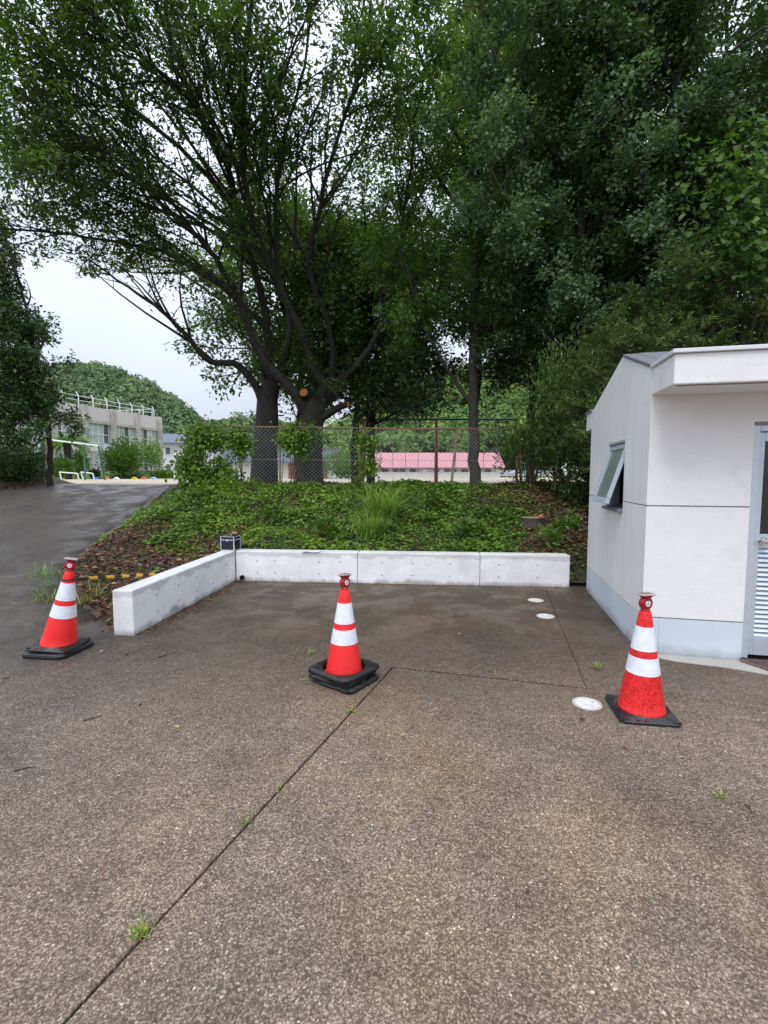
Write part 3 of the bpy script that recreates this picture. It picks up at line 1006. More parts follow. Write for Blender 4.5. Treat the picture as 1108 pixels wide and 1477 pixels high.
def ring_plate(half, r_c, hole, z0, z1, lip=0.0):
    """a square rubber plate with a round hole"""
    n = 48
    vs, fs = [], []
    def outer(a, h):
        # point on a rounded square in direction a
        c, s_ = math.cos(a), math.sin(a)
        p = 13.0
        k = (abs(c) ** p + abs(s_) ** p) ** (-1 / p)
        return h * k * c, h * k * s_
    rows = [('o', half - 0.004, z0), ('o', half, z0 + 0.008), ('o', half, z1 - 0.012), ('o', half - 0.014, z1), ('h', hole + 0.018, z1 + lip), ('h', hole, z1 + lip - 0.008), ('h', hole, z0)]
    for kind, v, z in rows:
        for k in range(n):
            a = 2 * math.pi * (k + 0.5) / n
            x, y = outer(a, v) if kind == 'o' else (v * math.cos(a), v * math.sin(a))
            vs.append((x, y, z))
    for i in range(len(rows)):
        for k in range(n):
            a, b = i * n + k, i * n + (k + 1) % n
            j = (i + 1) % len(rows)
            fs.append((a, b, j * n + (k + 1) % n, j * n + k))
    return vs, fs


def cone_r(z):
    return 0.146 + (0.036 - 0.146) * (z - 0.03) / (0.70 - 0.03)


def make_cone(label, loc, yaw, soaked=False, tilt=(0, 0), base_z=0.0, gap=False, bend=0.0):
    t = thing('traffic_cone', label, 'traffic cone', loc, 0, 'red and white traffic cones across the bay entrance')
    t.rotation_euler = (tilt[0], tilt[1], yaw)
    red = M['cone_soaked' if soaked else 'cone_red']
    cb = MB().lathe([(0.152, 0.008), (0.146, 0.045)] + [(cone_r(z), z) for z in np.linspace(0.05, 0.69, 12)] + [(0.034, 0.698), (0.026, 0.70), (0.022, 0.68), (0.13, 0.03)], 48).build('cone_body', red, t, smooth=True)
    cb.rotation_euler = (0, bend, 0)
    for z0, z1 in ((0.442, 0.598), (0.285, 0.396)):
        rb = MB().lathe([(cone_r(z0) + 0.0002, z0), (cone_r(z0) + 0.0022, z0 + 0.001), (cone_r(z1) + 0.0022, z1 - 0.001), (cone_r(z1) + 0.0002, z1)], 48).build('reflective_band', M['white_band'], t, smooth=True)
        rb.rotation_euler = (0, bend, 0)
    if not gap:
        bs = MB()
        bs.add(*ring_plate(0.19, 0.04, 0.15, 0.0, 0.026, 0.016))
        b = bs.build('base', M['rubber'], t, smooth=True)
        for k in range(4):                      # moulded feet on the corners
            MB().box((0.155 * (1 if k in (0, 3) else -1), 0.155 * (1 if k < 2 else -1), 0.0265), (0.05, 0.05, 0.006)).build('corner_pad', M['rubber'], b, bevel=0.002)
        for x in (-0.075, -0.03):               # worn print on the front of the base
            MB().box((x, -0.172, 0.0285), (0.03, 0.022, 0.004), Matrix.Rotation(R(20), 3, 'Z')).build('print', M['logo_red'], b)
    return t


def make_weight(label, loc, yaw, h=0.036, half=0.2, hole=0.17):
    t = thing('cone_weight', label, 'cone weight', loc, yaw, 'black rubber weights stacked under the cones')
    b = MB()
    b.add(*ring_plate(half, 0.05, hole, 0.0, h))
    b.build('plate', M['rubber'], t, smooth=True)
    s_ = MB()
    for a in range(4):
        rot = Matrix.Rotation(R(90 * a), 3, 'Z')
        s_.add([rot @ Vector(p) for p in ((-0.15, -half + 0.002, h * 0.42), (0.15, -half + 0.002, h * 0.42), (0.15, -half - 0.003, h * 0.5), (-0.15, -half - 0.003, h * 0.5), (0.15, -half + 0.002, h * 0.62), (-0.15, -half + 0.002, h * 0.62))],
               [(0, 1, 2, 3), (3, 2, 4, 5)])
    s_.build('side_rib', M['rubber'], t)
    return t


def make_lamp(label, loc, yaw, tilt=(0, 0)):
    t = thing('warning_lamp', label, 'warning lamp', loc, 0, 'solar warning lamps on the cones')
    t.rotation_euler = (tilt[0], tilt[1], yaw)
    MB().lathe([(0.0, -0.03), (0.024, -0.03), (0.028, 0.0), (0.03, 0.012), (0.026, 0.02), (0.0, 0.022)], 24).build('socket', M['lamp_red'], t, smooth=True)
    d = MB()
    prof = [(0.0, -0.021), (0.03, -0.021), (0.042, -0.016), (0.0455, -0.006), (0.0455, 0.006), (0.042, 0.016), (0.03, 0.021), (0.0, 0.021)]
    d.lathe(prof, 32)
    h = d.build('lamp_head', M['lamp_red'], t, smooth=True)
    h.location, h.rotation_euler = (0, 0, 0.058), (R(90), 0, 0)
    for sgn in (-1, 1):
        b = MB()
        b.tube([(0, sgn * 0.0205, 0.058), (0, sgn * 0.0235, 0.058)], 0.02, 24).build('badge', M['lamp_white'], t)
        m_ = MB()
        for k in range(3):
            a = R(90 + 120 * k)
            m_.box((0.0095 * math.cos(a), sgn * 0.0242, 0.058 + 0.0095 * math.sin(a)), (0.009, 0.002, 0.007))
        m_.build('emblem', M['logo_grey'], t)
    MB().tube([(0, 0, 0.09), (0, 0, 0.112)], [0.028, 0.044], 16).build('neck', M['lamp_red'], t)
    cap = MB()
    cap.span((-0.052, -0.034, 0.112), (0.052, 0.034, 0.124))
    cap.build('cap', M['solar_rim'], t, bevel=0.006)
    MB().span((-0.042, -0.026, 0.1235), (0.042, 0.026, 0.1255)).build('solar_panel', M['solar'], t)
    return t


# right cone, on its own base on the ground
cr = Vector((1.745, 3.135, 0))
make_cone('rain soaked mottled red traffic cone standing beside the white drain lid', (cr.x, cr.y, 0.002), R(-9), True)
make_lamp('dark red solar lamp on the rain soaked cone near the white building', (cr.x, cr.y, 0.695), R(14))
# middle cone, inside a stack of weights
cm = Vector((-0.315, 3.66, 0))
yw = (-36, -33, -39)
names = ('lowest black rubber weight under the middle cone, poking out at the front corner', 'second black rubber weight in the pile around the middle cone', 'topmost black rubber weight ringing the clean middle cone')
zz = 0.002
for k in range(3):
    make_weight(names[k], (cm.x + (0.03, -0.008, 0.0)[k], cm.y + (-0.035, 0.01, 0.0)[k], zz), R(yw[k]), 0.037, (0.185, 0.205, 0.212)[k])
    zz += 0.038
make_cone('clean red and white traffic cone standing inside a pile of black weights', (cm.x, cm.y, 0.02), R(10), False, (0, R(0.8)), gap=True)
make_lamp('dark red solar lamp turned sideways on the middle cone', (cm.x + 0.010, cm.y, 0.715), R(50), (R(-4), R(5)))
# left cone, its base resting crooked on one weight
cl = Vector((-2.965, 4.26, 0))
make_weight('single flat black rubber weight under the leaning cone beside the ramp', (cl.x, cl.y, 0.002), R(-8), 0.044, 0.205)
lt = (R(1.0), R(4.6))
make_cone('leaning red and white traffic cone with striped bar hooked on, beside the ramp', (cl.x + 0.0, cl.y, 0.06), R(0), False, lt, bend=R(7.0))
_rot = Euler((lt[0], lt[1], 0)).to_matrix() @ Matrix.Rotation(R(7.0), 3, 'Y')
top = Vector((cl.x, cl.y, 0.06)) + _rot @ Vector((0, 0, 0.695))
make_lamp('dark red solar lamp with round white badge on the leaning cone', top, R(12), (lt[0], lt[1] + R(5.0)))

# striped cone bar running from the left cone to the bank behind the wall
hook = Vector((cl.x, cl.y, 0.06)) + _rot @ Vector((0, 0, 0.625))
bar_a = hook + Vector((0.075, 0.02, -0.005))
bar_b = Vector((-2.32, 6.05, 0.36)) + Vector((-0.28, 0.0, 0.0))
bt = thing('cone_bar', 'yellow and black striped bar hooked on the leaning cone and resting on soil', 'barrier bar', bar_a)
dv = (bar_b - bar_a)
rg_ = MB()
ring = [Vector((0.052 * math.cos(2 * math.pi * k / 20), 0.052 * math.sin(2 * math.pi * k / 20), 0)) + (hook - bar_a) for k in range(21)]
rg_.tube(ring, 0.007, 6)
rg_.tube([ring[0], Vector((0, 0, 0))], 0.008, 6)
rg_.build('ring', M['black'], bt, smooth=True)
nst = 15
for k in range(nst):
    a_, b_ = dv * (k / nst), dv * ((k + 1) / nst - 0.0005)
    MB().tube([a_, b_], 0.0145 if k % 2 == 0 else 0.0152, 12).build('stripe', M['black' if k % 2 == 0 else 'yellow'], bt, smooth=True)

# ------------------------------------------------------------------ round drain lids
LIDS = [((1.429, 3.253), 0.098, 'largest round white drain lid in the paving, beside the soaked cone'),
        ((1.842, 5.349), 0.1, 'middle round white drain lid in the bay, nearer the joint'),
        ((1.952, 6.048), 0.1, 'smallest looking round white drain lid, closest to the back wall')]
for (x, y), r, lab in LIDS:
    t = thing('inspection_cover', lab, 'drain lid', (x, y, 0.0), 0, 'white drain lids along the bay')
    MB().lathe([(r, 0.0), (r, 0.004), (r - 0.006, 0.006), (r - 0.012, 0.006), (r - 0.013, 0.003), (r - 0.016, 0.003)], 40).build('rim', M['lid_rim'], t, smooth=True)
    MB().lathe([(r - 0.0165, 0.0), (r - 0.0165, 0.005), (r - 0.02, 0.0065), (0.03, 0.0065), (0.028, 0.005), (0.012, 0.005), (0.011, 0.0065), (0.0005, 0.0065)], 40).build('cover', M['pvc'], t, smooth=True)
    MB().box((0.045, 0.01, 0.0072), (0.03, 0.006, 0.0015), Matrix.Rotation(0.6, 3, 'Z')).build('grip_slot', M['joint'], t)

# ------------------------------------------------------------------ things on the wall
wf_ = wall.matrix_basis
cpos = wf_ @ Vector((-0.10, 0.10, WH))
cs = thing('equipment_case', 'small dark aluminium edged case standing on the wall corner', 'case', cpos, R(-14))
cs['label'] = 'small black case with silver edges standing on the wall corner'
MB().span((-0.11, -0.09, 0.003), (0.11, 0.09, 0.16)).build('body', M['case'], cs, bevel=0.004)
MB().span((-0.11, -0.09, 0.163), (0.11, 0.09, 0.215)).build('lid', M['case'], cs, bevel=0.004)
e = MB()
for x in (-0.11, 0.11):
    for y in (-0.09, 0.09):
        e.box((x, y, 0.109), (0.014, 0.014, 0.212))
for z in (0.007, 0.16, 0.166, 0.212):
    for y in (-0.0915, 0.0915):
        e.box((0, y, z), (0.205, 0.007, 0.009))
    for x in (-0.1115, 0.1115):
        e.box((x, 0, z), (0.007, 0.165, 0.009))
e.build('edging', M['alu'], cs)
MB().box((0, -0.097, 0.155), (0.022, 0.008, 0.036)).build('latch', M['alu'], cs, bevel=0.002)
mb_ = MB().lathe([(0.0, 0.0), (0.045, 0.0), (0.05, 0.03), (0.052, 0.05), (0.046, 0.052), (0.0, 0.055)], 20)
pt = thing('tape_roll', 'small pinkish round pot sitting on the black case lid', 'pot', cs.matrix_basis @ Vector((0.055, 0.03, 0.216)))
MB().lathe([(0.0, 0.0), (0.042, 0.0), (0.045, 0.03), (0.0, 0.031)], 20).build('pot_body', M['case'], pt, smooth=True)
MB().lathe([(0.0, 0.031), (0.047, 0.031), (0.047, 0.05), (0.035, 0.06), (0.0, 0.062)], 20).build('pot_lid', simple('pinkish lid', (0.42, 0.16, 0.17), 0.5), pt, smooth=True)
pt.name = 'small_pot'
pp = thing('paper_sheet', 'white sheet of paper lying on the back wall coping', 'paper', wf_ @ Vector((1.18, 0.03, WH)), wall.rotation_euler.z + R(4))
pg = MB()
for j in range(9):
    for i in range(2):
        pg.v.append((-0.13 + 0.26 * j / 8, -0.05 + 0.13 * i, 0.004 + 0.006 * math.sin(j * 0.9 + i)))
for j in range(8):
    pg.f.append((2 * j, 2 * j + 2, 2 * j + 3, 2 * j + 1)); pg.m.append(0)
pg.build('sheet', M['paper'], pp, smooth=True)
pg2 = MB()
pg2.v = [(x * 0.98 + 0.004, y - 0.002, z - 0.002) for x, y, z in pg.v]; pg2.f = list(pg.f); pg2.m = list(pg.m)
pg2.build('under_sheet', M['paper'], pp, smooth=True)

# ------------------------------------------------------------------ fence on the crest
FY0, FX0 = 11.0, -4.35
fa, fb = Vector((at(283, 688, 11.1).x, 11.1, 0)), Vector((at(800, 688, 11.9).x, 11.9, 0))
fd = (fb - fa)
FL = fd.length
fdn = fd.normalized()
zb = 1.36
FH = 1.36
fence = thing('chain_link_fence', 'rusty chain link fence with thin posts along the crest of the bank', 'fence', (fa.x, fa.y, zb), math.atan2(fdn.y, fdn.x))
for px_, lean in ((283, 0), (404, 0.0), (524, 0.0), (655, 0.09), (745, 0.0), (800, 0.0)):
    t_ = (px_ - 283) / (800 - 283)
    # perspective-correct position along the run
    x_w = None
    for s_ in np.linspace(0, 1, 800):
        p_ = fa + fd * s_
        if (p_.x / p_.y) >= (px_ - 554) / FPX:
            x_w = s_ * FL
            break
    if x_w is None:
        x_w = FL
    MB().tube([(x_w - lean, 0.03, -0.25), (x_w + lean * 0.8, 0.03, FH + 0.02)], 0.03, 10).build('post', M['post'], fence, smooth=True)
for z in (FH,):
    nr = 4
    for k in range(nr):
        MB().tube([(FL * k / nr, 0, z + 0.012 * (k % 2)), (FL * (k + 1) / nr - 0.004, 0, z + 0.012 * ((k + 1) % 2))], 0.019, 10).build('top_rail', M['rail'], fence, smooth=True)
MB().tube([(0, 0, 0.62), (FL, 0, 0.6)], 0.004, 5).build('tension_wire', M['wire'], fence)
D = 0.092
nw = MB()
k0 = int(FH / (D)) + 2
for k in range(-k0 * 1, int(FL / D) + 1):
    for sg in (1, -1):
        x0 = k * D
        a_, b_ = (x0, 0.0), (x0 + FH * 1.0, FH)
        if sg < 0:
            a_, b_ = (x0 + FH, 0.0), (x0, FH)
        # clip to the fence length
        def cut(a_, b_):
            (xa, za), (xb, zb_) = a_, b_
            lo, hi = 0.0, 1.0
            dx = xb - xa
            for lim, s2 in ((0.0, 1), (FL, -1)):
                pa, pb = (xa - lim) * s2, (xb - lim) * s2
                if pa < 0 and pb < 0: return None
                if pa < 0: lo = max(lo, pa / (pa - pb))
                if pb < 0: hi = min(hi, pa / (pa - pb))
            return (xa + dx * lo, za + (zb_ - za) * lo), (xa + dx * hi, za + (zb_ - za) * hi)
        c = cut(a_, b_)
        if c is None: continue
        (xa, za), (xb, zb_) = c
        mid_ = ((xa + xb) / 2, -0.012 + 0.008 * sg, (za + zb_) / 2)
        nw.tube([(xa, -0.008 * sg * 0.3 - 0.01, za), mid_, (xb, -0.008 * sg * 0.3 - 0.01, zb_)], 0.0026, 3, caps=False)
tag(nw.build('chain_link', M['wire'], fence), kind='stuff')

# ------------------------------------------------------------------ trees
def tube_arrays(tubes):
    """tubes: list of (pts (k,3), radii (k,), sides)"""
    Vs, Fs, off = [], [], 0
    for P, r, sd in tubes:
        k = len(P)
        t = np.empty_like(P)
        t[1:-1] = P[2:] - P[:-2]
        t[0] = P[1] - P[0]
        t[-1] = P[-1] - P[-2]
        t = unit(t)
        m_ = unit((P[-1] - P[0])[None])[0]
        ref = np.array([0, 0, 1.0]) if abs(m_[2]) < 0.8 else np.array([0.9, 0.3, 0.1])
        u = unit(np.cross(t, ref))
        w = np.cross(t, u)
        a = np.arange(sd) * 2 * np.pi / sd
        V = P[:, None, :] + (u[:, None, :] * np.cos(a)[None, :, None] + w[:, None, :] * np.sin(a)[None, :, None]) * r[:, None, None]
        Vs.append(V.reshape(-1, 3))
        i = (np.arange(k - 1)[:, None] * sd + np.arange(sd)[None, :]).ravel()
        j = (np.arange(k - 1)[:, None] * sd + (np.arange(sd)[None, :] + 1) % sd).ravel()
        Fs.append(np.stack([i, j, j + sd, i + sd], 1) + off)
        off += k * sd
    return np.concatenate(Vs), np.concatenate(Fs)


def resample(P, r, n):
    P = np.asarray(P, float)
    # Catmull-Rom through the given nodes
    k = len(P)
    t = np.linspace(0, k - 1, n)
    i = np.minimum(t.astype(int), k - 2)
    f = (t - i)[:, None]
    p0, p1, p2, p3 = P[np.maximum(i - 1, 0)], P[i], P[i + 1], P[np.minimum(i + 2, k - 1)]
    Q = 0.5 * (2 * p1 + (p2 - p0) * f + (2 * p0 - 5 * p1 + 4 * p2 - p3) * f ** 2 + (3 * p1 - p0 - 3 * p2 + p3) * f ** 3)
    return Q, np.interp(t, np.arange(k), np.asarray(r, float))


def sprout(rg, P, rad, n, L, ang, t0, up, k=5, wob=0.12, rmax=1.0, taper_len=0.55):
    """child branches along a parent polyline"""
    out = []
    seg = np.linalg.norm(np.diff(P, axis=0), axis=1)
    cum = np.concatenate([[0], np.cumsum(seg)])
    az = rg.uniform(0, 6.28)
    for t in np.sort(rg.uniform(t0, 1.0, n)):
        s_ = t * cum[-1]
        i = min(max(np.searchsorted(cum, s_) - 1, 0), len(P) - 2)
        f = (s_ - cum[i]) / max(seg[i], 1e-6)
        p = P[i] * (1 - f) + P[i + 1] * f
        r = (rad[i] * (1 - f) + rad[i + 1] * f)
        tg = (P[i + 1] - P[i]) / max(seg[i], 1e-6)
        ref = np.array([0, 0, 1.0]) if abs(tg[2]) < 0.9 else np.array([1.0, 0, 0])
        u = np.cross(tg, ref); u /= np.linalg.norm(u)
        w = np.cross(tg, u)
        az += 2.4 + rg.normal() * 0.5
        a = ang * rg.uniform(0.7, 1.3)
        d = tg * math.cos(a) + (u * math.cos(az) + w * math.sin(az)) * math.sin(a)
        d = d + np.array([0, 0, up])
        d /= np.linalg.norm(d)
        ln = L * rg.uniform(0.6, 1.25) * (1 - taper_len * (t - t0) / max(1 - t0, 1e-6))
        st = ln / (k - 1)
        pts = [p]
        for q in range(k - 1):
            d = d + rg.normal(size=3) * wob + np.array([0, 0, up * 0.15])
            d /= np.linalg.norm(d)
            pts.append(pts[-1] + d * st)
        r0 = min(r * 0.6, rmax, 0.004 + ln * 0.016)
        out.append((np.array(pts), np.linspace(r0, max(r0 * 0.25, 0.0025), k)))
    return out


def tree(name, label, cat, limbs, spec, bark, leaf, seed, group=None, keep=None, extra=None):
    """limbs: list of (points, radii).  spec: n1,L1,a1,n2,L2,a2, leaves per twig, leaf length, width, droop, up, spread"""
    rg = np.random.default_rng(seed)
    root = thing(name, label, cat, tuple(limbs[0][0][0]), 0, group)
    org = np.array(limbs[0][0][0], float)
    tubes, l1, l2 = [], [], []
    for li, (P, r) in enumerate(limbs):
        n = max(6, int(len(P) * 4))
        Q, q = resample(P, r, n)
        if li > 0 or len(P) > 3:
            ln = np.linalg.norm(np.diff(Q, axis=0), axis=1).sum()
            Q[2:] += rg.normal(size=Q[2:].shape) * 0.012 * ln / 4 * 0.6
        else:
            ln = np.linalg.norm(np.diff(Q, axis=0), axis=1).sum()
        tubes.append((Q, q, 12 if q[0] > 0.1 else 8))
        t0 = spec.get('t0', 0.25) if not spec.get('trunk0') or li > 0 else spec['trunk0']
        l1 += sprout(rg, Q, q, int(spec['n1'] * ln), spec['L1'], spec['a1'], t0, spec.get('up', 0.1), 6, spec.get('wob', 0.1))
        if spec.get('tip', True):
            l1.append((Q[-5:], np.minimum(q[-5:], 0.02)))
    if keep is not None:
        l1 = [b for b in l1 if keep(b[0][-1:])[0]]
    for P, r in l1:
        ln = np.linalg.norm(np.diff(P, axis=0), axis=1).sum()
        l2 += sprout(rg, P, r, max(2, int(spec['n2'] * ln)), spec['L2'], spec['a2'], spec.get('t2', 0.2), spec.get('up2', 0.0), 4, 0.15)
    if keep is not None:
        l2 = [b for b in l2 if keep(b[0][-1:])[0]]
    tubes += [(P, r, 5) for P, r in l1]
    V, F = tube_arrays(tubes)
    tr = np_mesh('trunk', V - org, F, bark, root, smooth=True)
    V, F = tube_arrays([(P, np.maximum(r, 0.003), 3) for P, r in l2])
    tw = np_mesh('twigs', V - org, F, bark, root, smooth=True)
    tw['kind'] = 'stuff'
    # leaves along the outer twigs
    per = spec['leaves']
    TP = np.stack([P for P, r in l2])                     # (n,4,3)
    n = len(TP)
    t = rg.uniform(0.1, 1.0, (n, per)) * 2.999
    i = t.astype(int)
    f = (t - i)[..., None]
    idx = np.arange(n)[:, None]
    C = TP[idx, i] * (1 - f) + TP[idx, i + 1] * f
    tg = TP[idx, i + 1] - TP[idx, i]
    C, tg = C.reshape(-1, 3), unit(tg.reshape(-1, 3))
    m_ = len(C)
    sp_ = spec.get('spread', 0.06)
    C = C + rg.normal(size=(m_, 3)) * sp_
    T = unit(tg * 0.7 + rg.normal(size=(m_, 3)) * 0.75 * np.array([1, 1, spec.get('flat', 0.5)]) + np.array([0, 0, -spec.get('droop', 0.25)]))
    outw = C - np.array([org[0], org[1], 0.0])
    outw[:, 2] = 0.0
    Nn = rg.normal(size=(m_, 3)) * spec.get('tiltn', 0.55) + np.array([0, 0, 1.0]) + unit(outw) * spec.get('outw', 0.3)
    L = spec['ll'] * rg.uniform(0.6, 1.25, m_)
    W = L * spec['lw'] * rg.uniform(0.85, 1.15, m_)
    tw_tone = np.repeat(rg.beta(2.2, 2.2, n), per)
    tone = np.clip(tw_tone * 0.6 + rg.beta(2, 2, m_) * 0.5 - 0.03, 0, 1)
    if keep is not None:
        ok = keep(C)
        C, T, Nn, L, W, tone = C[ok], T[ok], Nn[ok], L[ok], W[ok], tone[ok]
    if spec.get('hex'):
        V, F = hexes(C, T, Nn, L, W)
        tone = np.repeat(tone, 2)
    else:
        V, F = kites(C, T, Nn, L, W, 0.12, spec.get('broad', 0.42))
    cr_ = np_mesh('crown', V - org, F, leaf, root, tone=tone)
    cr_['kind'] = 'stuff'
    return root, len(C)


def L_(nodes, r0, r1, pw=0.8):
    """limb given by picture position and distance of each node"""
    n = len(nodes)
    P = [tuple(at(x, y, d)) for x, y, d in nodes]
    r = [(r0 + (r1 - r0) * (k / (n - 1)) ** pw) * (0.74 if r0 < 0.4 else 0.9) for k in range(n)]
    return P, r


counts = {}
BIG = dict(n1=2.7, L1=2.6, a1=R(36), n2=5.4, L2=0.85, a2=R(48), leaves=26, ll=0.105, lw=0.42, droop=0.35, up=0.08, spread=0.07, t0=0.3, trunk0=0.9)
def fan(starts, ends, r0):
    out = []
    for (a_, b_) in zip(starts, ends):
        m1 = tuple(a_[k] * 0.66 + b_[k] * 0.34 + (0, -6, 0)[k] for k in range(3))
        m2 = tuple(a_[k] * 0.33 + b_[k] * 0.67 + (0, -4, 0)[k] for k in range(3))
        out.append(L_([a_, m1, m2, b_], r0, 0.014))
    return out


limbsA = [
    L_([(381, 697, 12.8), (382, 655, 12.8), (385, 615, 12.8), (386, 578, 12.8), (392, 552, 12.8)], 0.42, 0.27),
    L_([(384, 592, 12.75), (366, 552, 12.6), (338, 524, 12.3), (302, 521, 12.0), (266, 481, 11.6), (231, 446, 11.2), (190, 418, 10.8), (128, 374, 10.4)], 0.17, 0.02),
    L_([(390, 560, 12.8), (386, 480, 12.5), (371, 400, 12.0), (346, 320, 11.2), (322, 225, 10.3), (270, 140, 9.4), (180, 60, 8.6), (70, -30, 7.9)], 0.17, 0.025),
    L_([(394, 556, 12.8), (418, 480, 13.2), (402, 380, 13.4), (372, 290, 13.4), (330, 190, 13.0), (300, 80, 12.6)], 0.14, 0.03),
    L_([(380, 470, 12.4), (330, 420, 12.0), (262, 372, 11.4), (170, 350, 10.6), (70, 335, 9.8), (-40, 330, 9.2)], 0.09, 0.02),
    L_([(366, 385, 12.0), (300, 330, 11.4), (210, 270, 10.6), (110, 225, 9.8), (0, 200, 9.2)], 0.08, 0.02),
    L_([(338, 300, 11.3), (262, 215, 10.4), (150, 130, 9.4), (30, 70, 8.6), (-80, 30, 8.0)], 0.08, 0.02),
    L_([(388, 520, 12.8), (350, 455, 13.6), (300, 420, 14.4), (240, 380, 14.9), (190, 350, 15.0)], 0.1, 0.02),
] + fan([(352, 330, 11.3), (345, 300, 11.0), (300, 330, 11.3), (360, 360, 11.7), (322, 235, 10.4), (330, 420, 12.0)],
        [(60, 110, 9.0), (120, 20, 8.6), (20, 240, 9.4), (40, 170, 9.2), (210, 20, 8.8), (90, 290, 9.8)], 0.055)
def crown_base(p):
    # the crowns were lifted by pruning: nothing hangs below this sloping underside on the yard side
    x, y, z = p[:, 0], p[:, 1], p[:, 2]
    low = np.where(x < -5.15, 1.6 + 0.405 * y, np.where(x < -3.3, 1.6 + 0.25 * y, 2.6))
    return z > low + 0.12 * np.sin(3.1 * x + 1.7 * y)


r_, c_ = tree('large_tree', 'large spreading tree whose trunk bends left, near the vine covered fence end', 'tree', limbsA, BIG, M['bark_big'], M['leaf_big'], 21, 'two large trees behind the fence', crown_base)
counts['A'] = c_
limbsB = [
    L_([(447, 697, 12.6), (446, 655, 12.6), (448, 620, 12.6), (452, 592, 12.6), (456, 578, 12.6)], 0.42, 0.33),
    L_([(446, 606, 12.55), (428, 570, 12.3), (404, 545, 12.1), (377, 515, 11.9), (360, 475, 11.7), (336, 415, 11.3), (300, 360, 10.7), (228, 290, 9.8), (120, 200, 8.6), (10, 120, 7.6)], 0.21, 0.025),
    L_([(462, 592, 12.5), (468, 560, 12.4), (450, 525, 12.2), (431, 470, 11.9), (404, 415, 11.5), (380, 365, 11.0), (354, 270, 10.2), (350, 150, 9.4), (362, 20, 8.8), (370, -90, 8.4)], 0.18, 0.03),
    L_([(460, 590, 12.5), (480, 560, 12.4), (520, 520, 12.2), (545, 480, 12.1), (560, 425, 12.0), (574, 350, 11.8), (592, 250, 11.4), (600, 150, 11.0)], 0.15, 0.03),
    L_([(455, 585, 12.6), (478, 540, 12.6), (474, 470, 12.2), (446, 390, 11.6), (460, 300, 11.0), (486, 200, 10.4), (520, 95, 9.8), (540, -40, 9.4)], 0.14, 0.025),
    L_([(468, 585, 12.6), (510, 545, 13.5), (540, 500, 14.5), (560, 440, 15.2), (575, 380, 15.6)], 0.12, 0.03),
    L_([(402, 410, 11.5), (398, 300, 10.6), (410, 200, 9.8), (440, 90, 9.0), (452, -20, 8.4)], 0.08, 0.02),
    L_([(354, 260, 10.2), (300, 160, 9.2), (252, 70, 8.4), (205, -40, 7.8)], 0.06, 0.015),
    L_([(352, 200, 9.7), (400, 130, 9.0), (430, 50, 8.4), (480, -40, 8.0)], 0.05, 0.015),
] + fan([(340, 420, 11.4), (300, 362, 10.8), (352, 290, 10.4), (404, 400, 11.4), (425, 380, 11.2), (356, 240, 10.0)],
        [(80, 250, 8.8), (60, 60, 8.2), (270, -20, 8.4), (330, 60, 9.4), (430, 180, 10.0), (300, 20, 8.6)], 0.055)
rootB, c_ = tree('large_tree', 'large spreading tree with fresh orange saw cuts on its stubs behind the fence', 'tree', limbsB, BIG, M['bark_big'], M['leaf_big'], 22, 'two large trees behind the fence', crown_base)
counts['B'] = c_
ob = np.array(limbsB[0][0][0])
for (x, y, d, dx, dy, dz, r, root_) in ((438, 566, 12.15, -0.02, -0.45, 0.12, 0.125, (446, 590, 12.6)), (502, 583, 12.2, 0.5, -0.36, 0.1, 0.085, (458, 606, 12.6))):
    tip = np.array(at(x, y, d))
    dirv = np.array((dx, dy, dz)); dirv /= np.linalg.norm(dirv)
    st = MB().tube([tuple(np.array(at(*root_)) - ob), tuple(tip - dirv * 0.28 - ob), tuple(tip - ob)], [r * 1.4, r * 1.02, r * 0.92], 14)
    so_ = st.build('cut_stub', M['bark_big'], rootB, smooth=True)
    MB().disc(tuple(tip + dirv * 0.003 - ob), r * 0.89, 18, dirv).build('sawn_rim', M['sawn_rim'], so_)
    MB().disc(tuple(tip + dirv * 0.006 - ob), r * 0.76, 18, dirv).build('sawn_face', M['sawn'], so_)

SLIM = dict(n1=4.6, L1=1.9, a1=R(62), n2=6.5, L2=0.75, a2=R(50), leaves=32, ll=0.115, lw=0.42, droop=0.5, up=0.02, spread=0.07, t0=0.25, trunk0=0.32)
limbsC = [
    L_([(686, 700, 12.4), (684, 640, 12.4), (683, 560, 12.4), (684, 480, 12.4), (686, 390, 12.4), (690, 290, 12.3), (690, 190, 12.2), (680, 80, 12.0), (668, -40, 11.6)], 0.205, 0.05),
    L_([(682, 588, 12.4), (660, 555, 12.3), (640, 525, 12.1), (622, 490, 11.9), (608, 455, 11.7), (590, 400, 11.4), (570, 330, 11.0)], 0.09, 0.02),
    L_([(686, 480, 12.4), (720, 430, 12.0), (750, 390, 11.6), (770, 330, 11.2)], 0.06, 0.02),
    L_([(688, 330, 12.3), (640, 270, 11.6), (600, 200, 10.8), (570, 110, 10.0), (560, 20, 9.4)], 0.07, 0.02),
    L_([(690, 250, 12.2), (640, 160, 11.4), (600, 60, 10.6), (590, -60, 10.0)], 0.06, 0.02),
    L_([(690, 230, 12.2), (740, 150, 11.6), (770, 60, 11.2), (780, -50, 10.8)], 0.06, 0.02),
]
r_, c_ = tree('slender_tree', 'slender straight grey trunked tree in front of the pink roofed building', 'tree', limbsC, SLIM, M['bark_grey'], M['leaf_light'], 23)
counts['C'] = c_

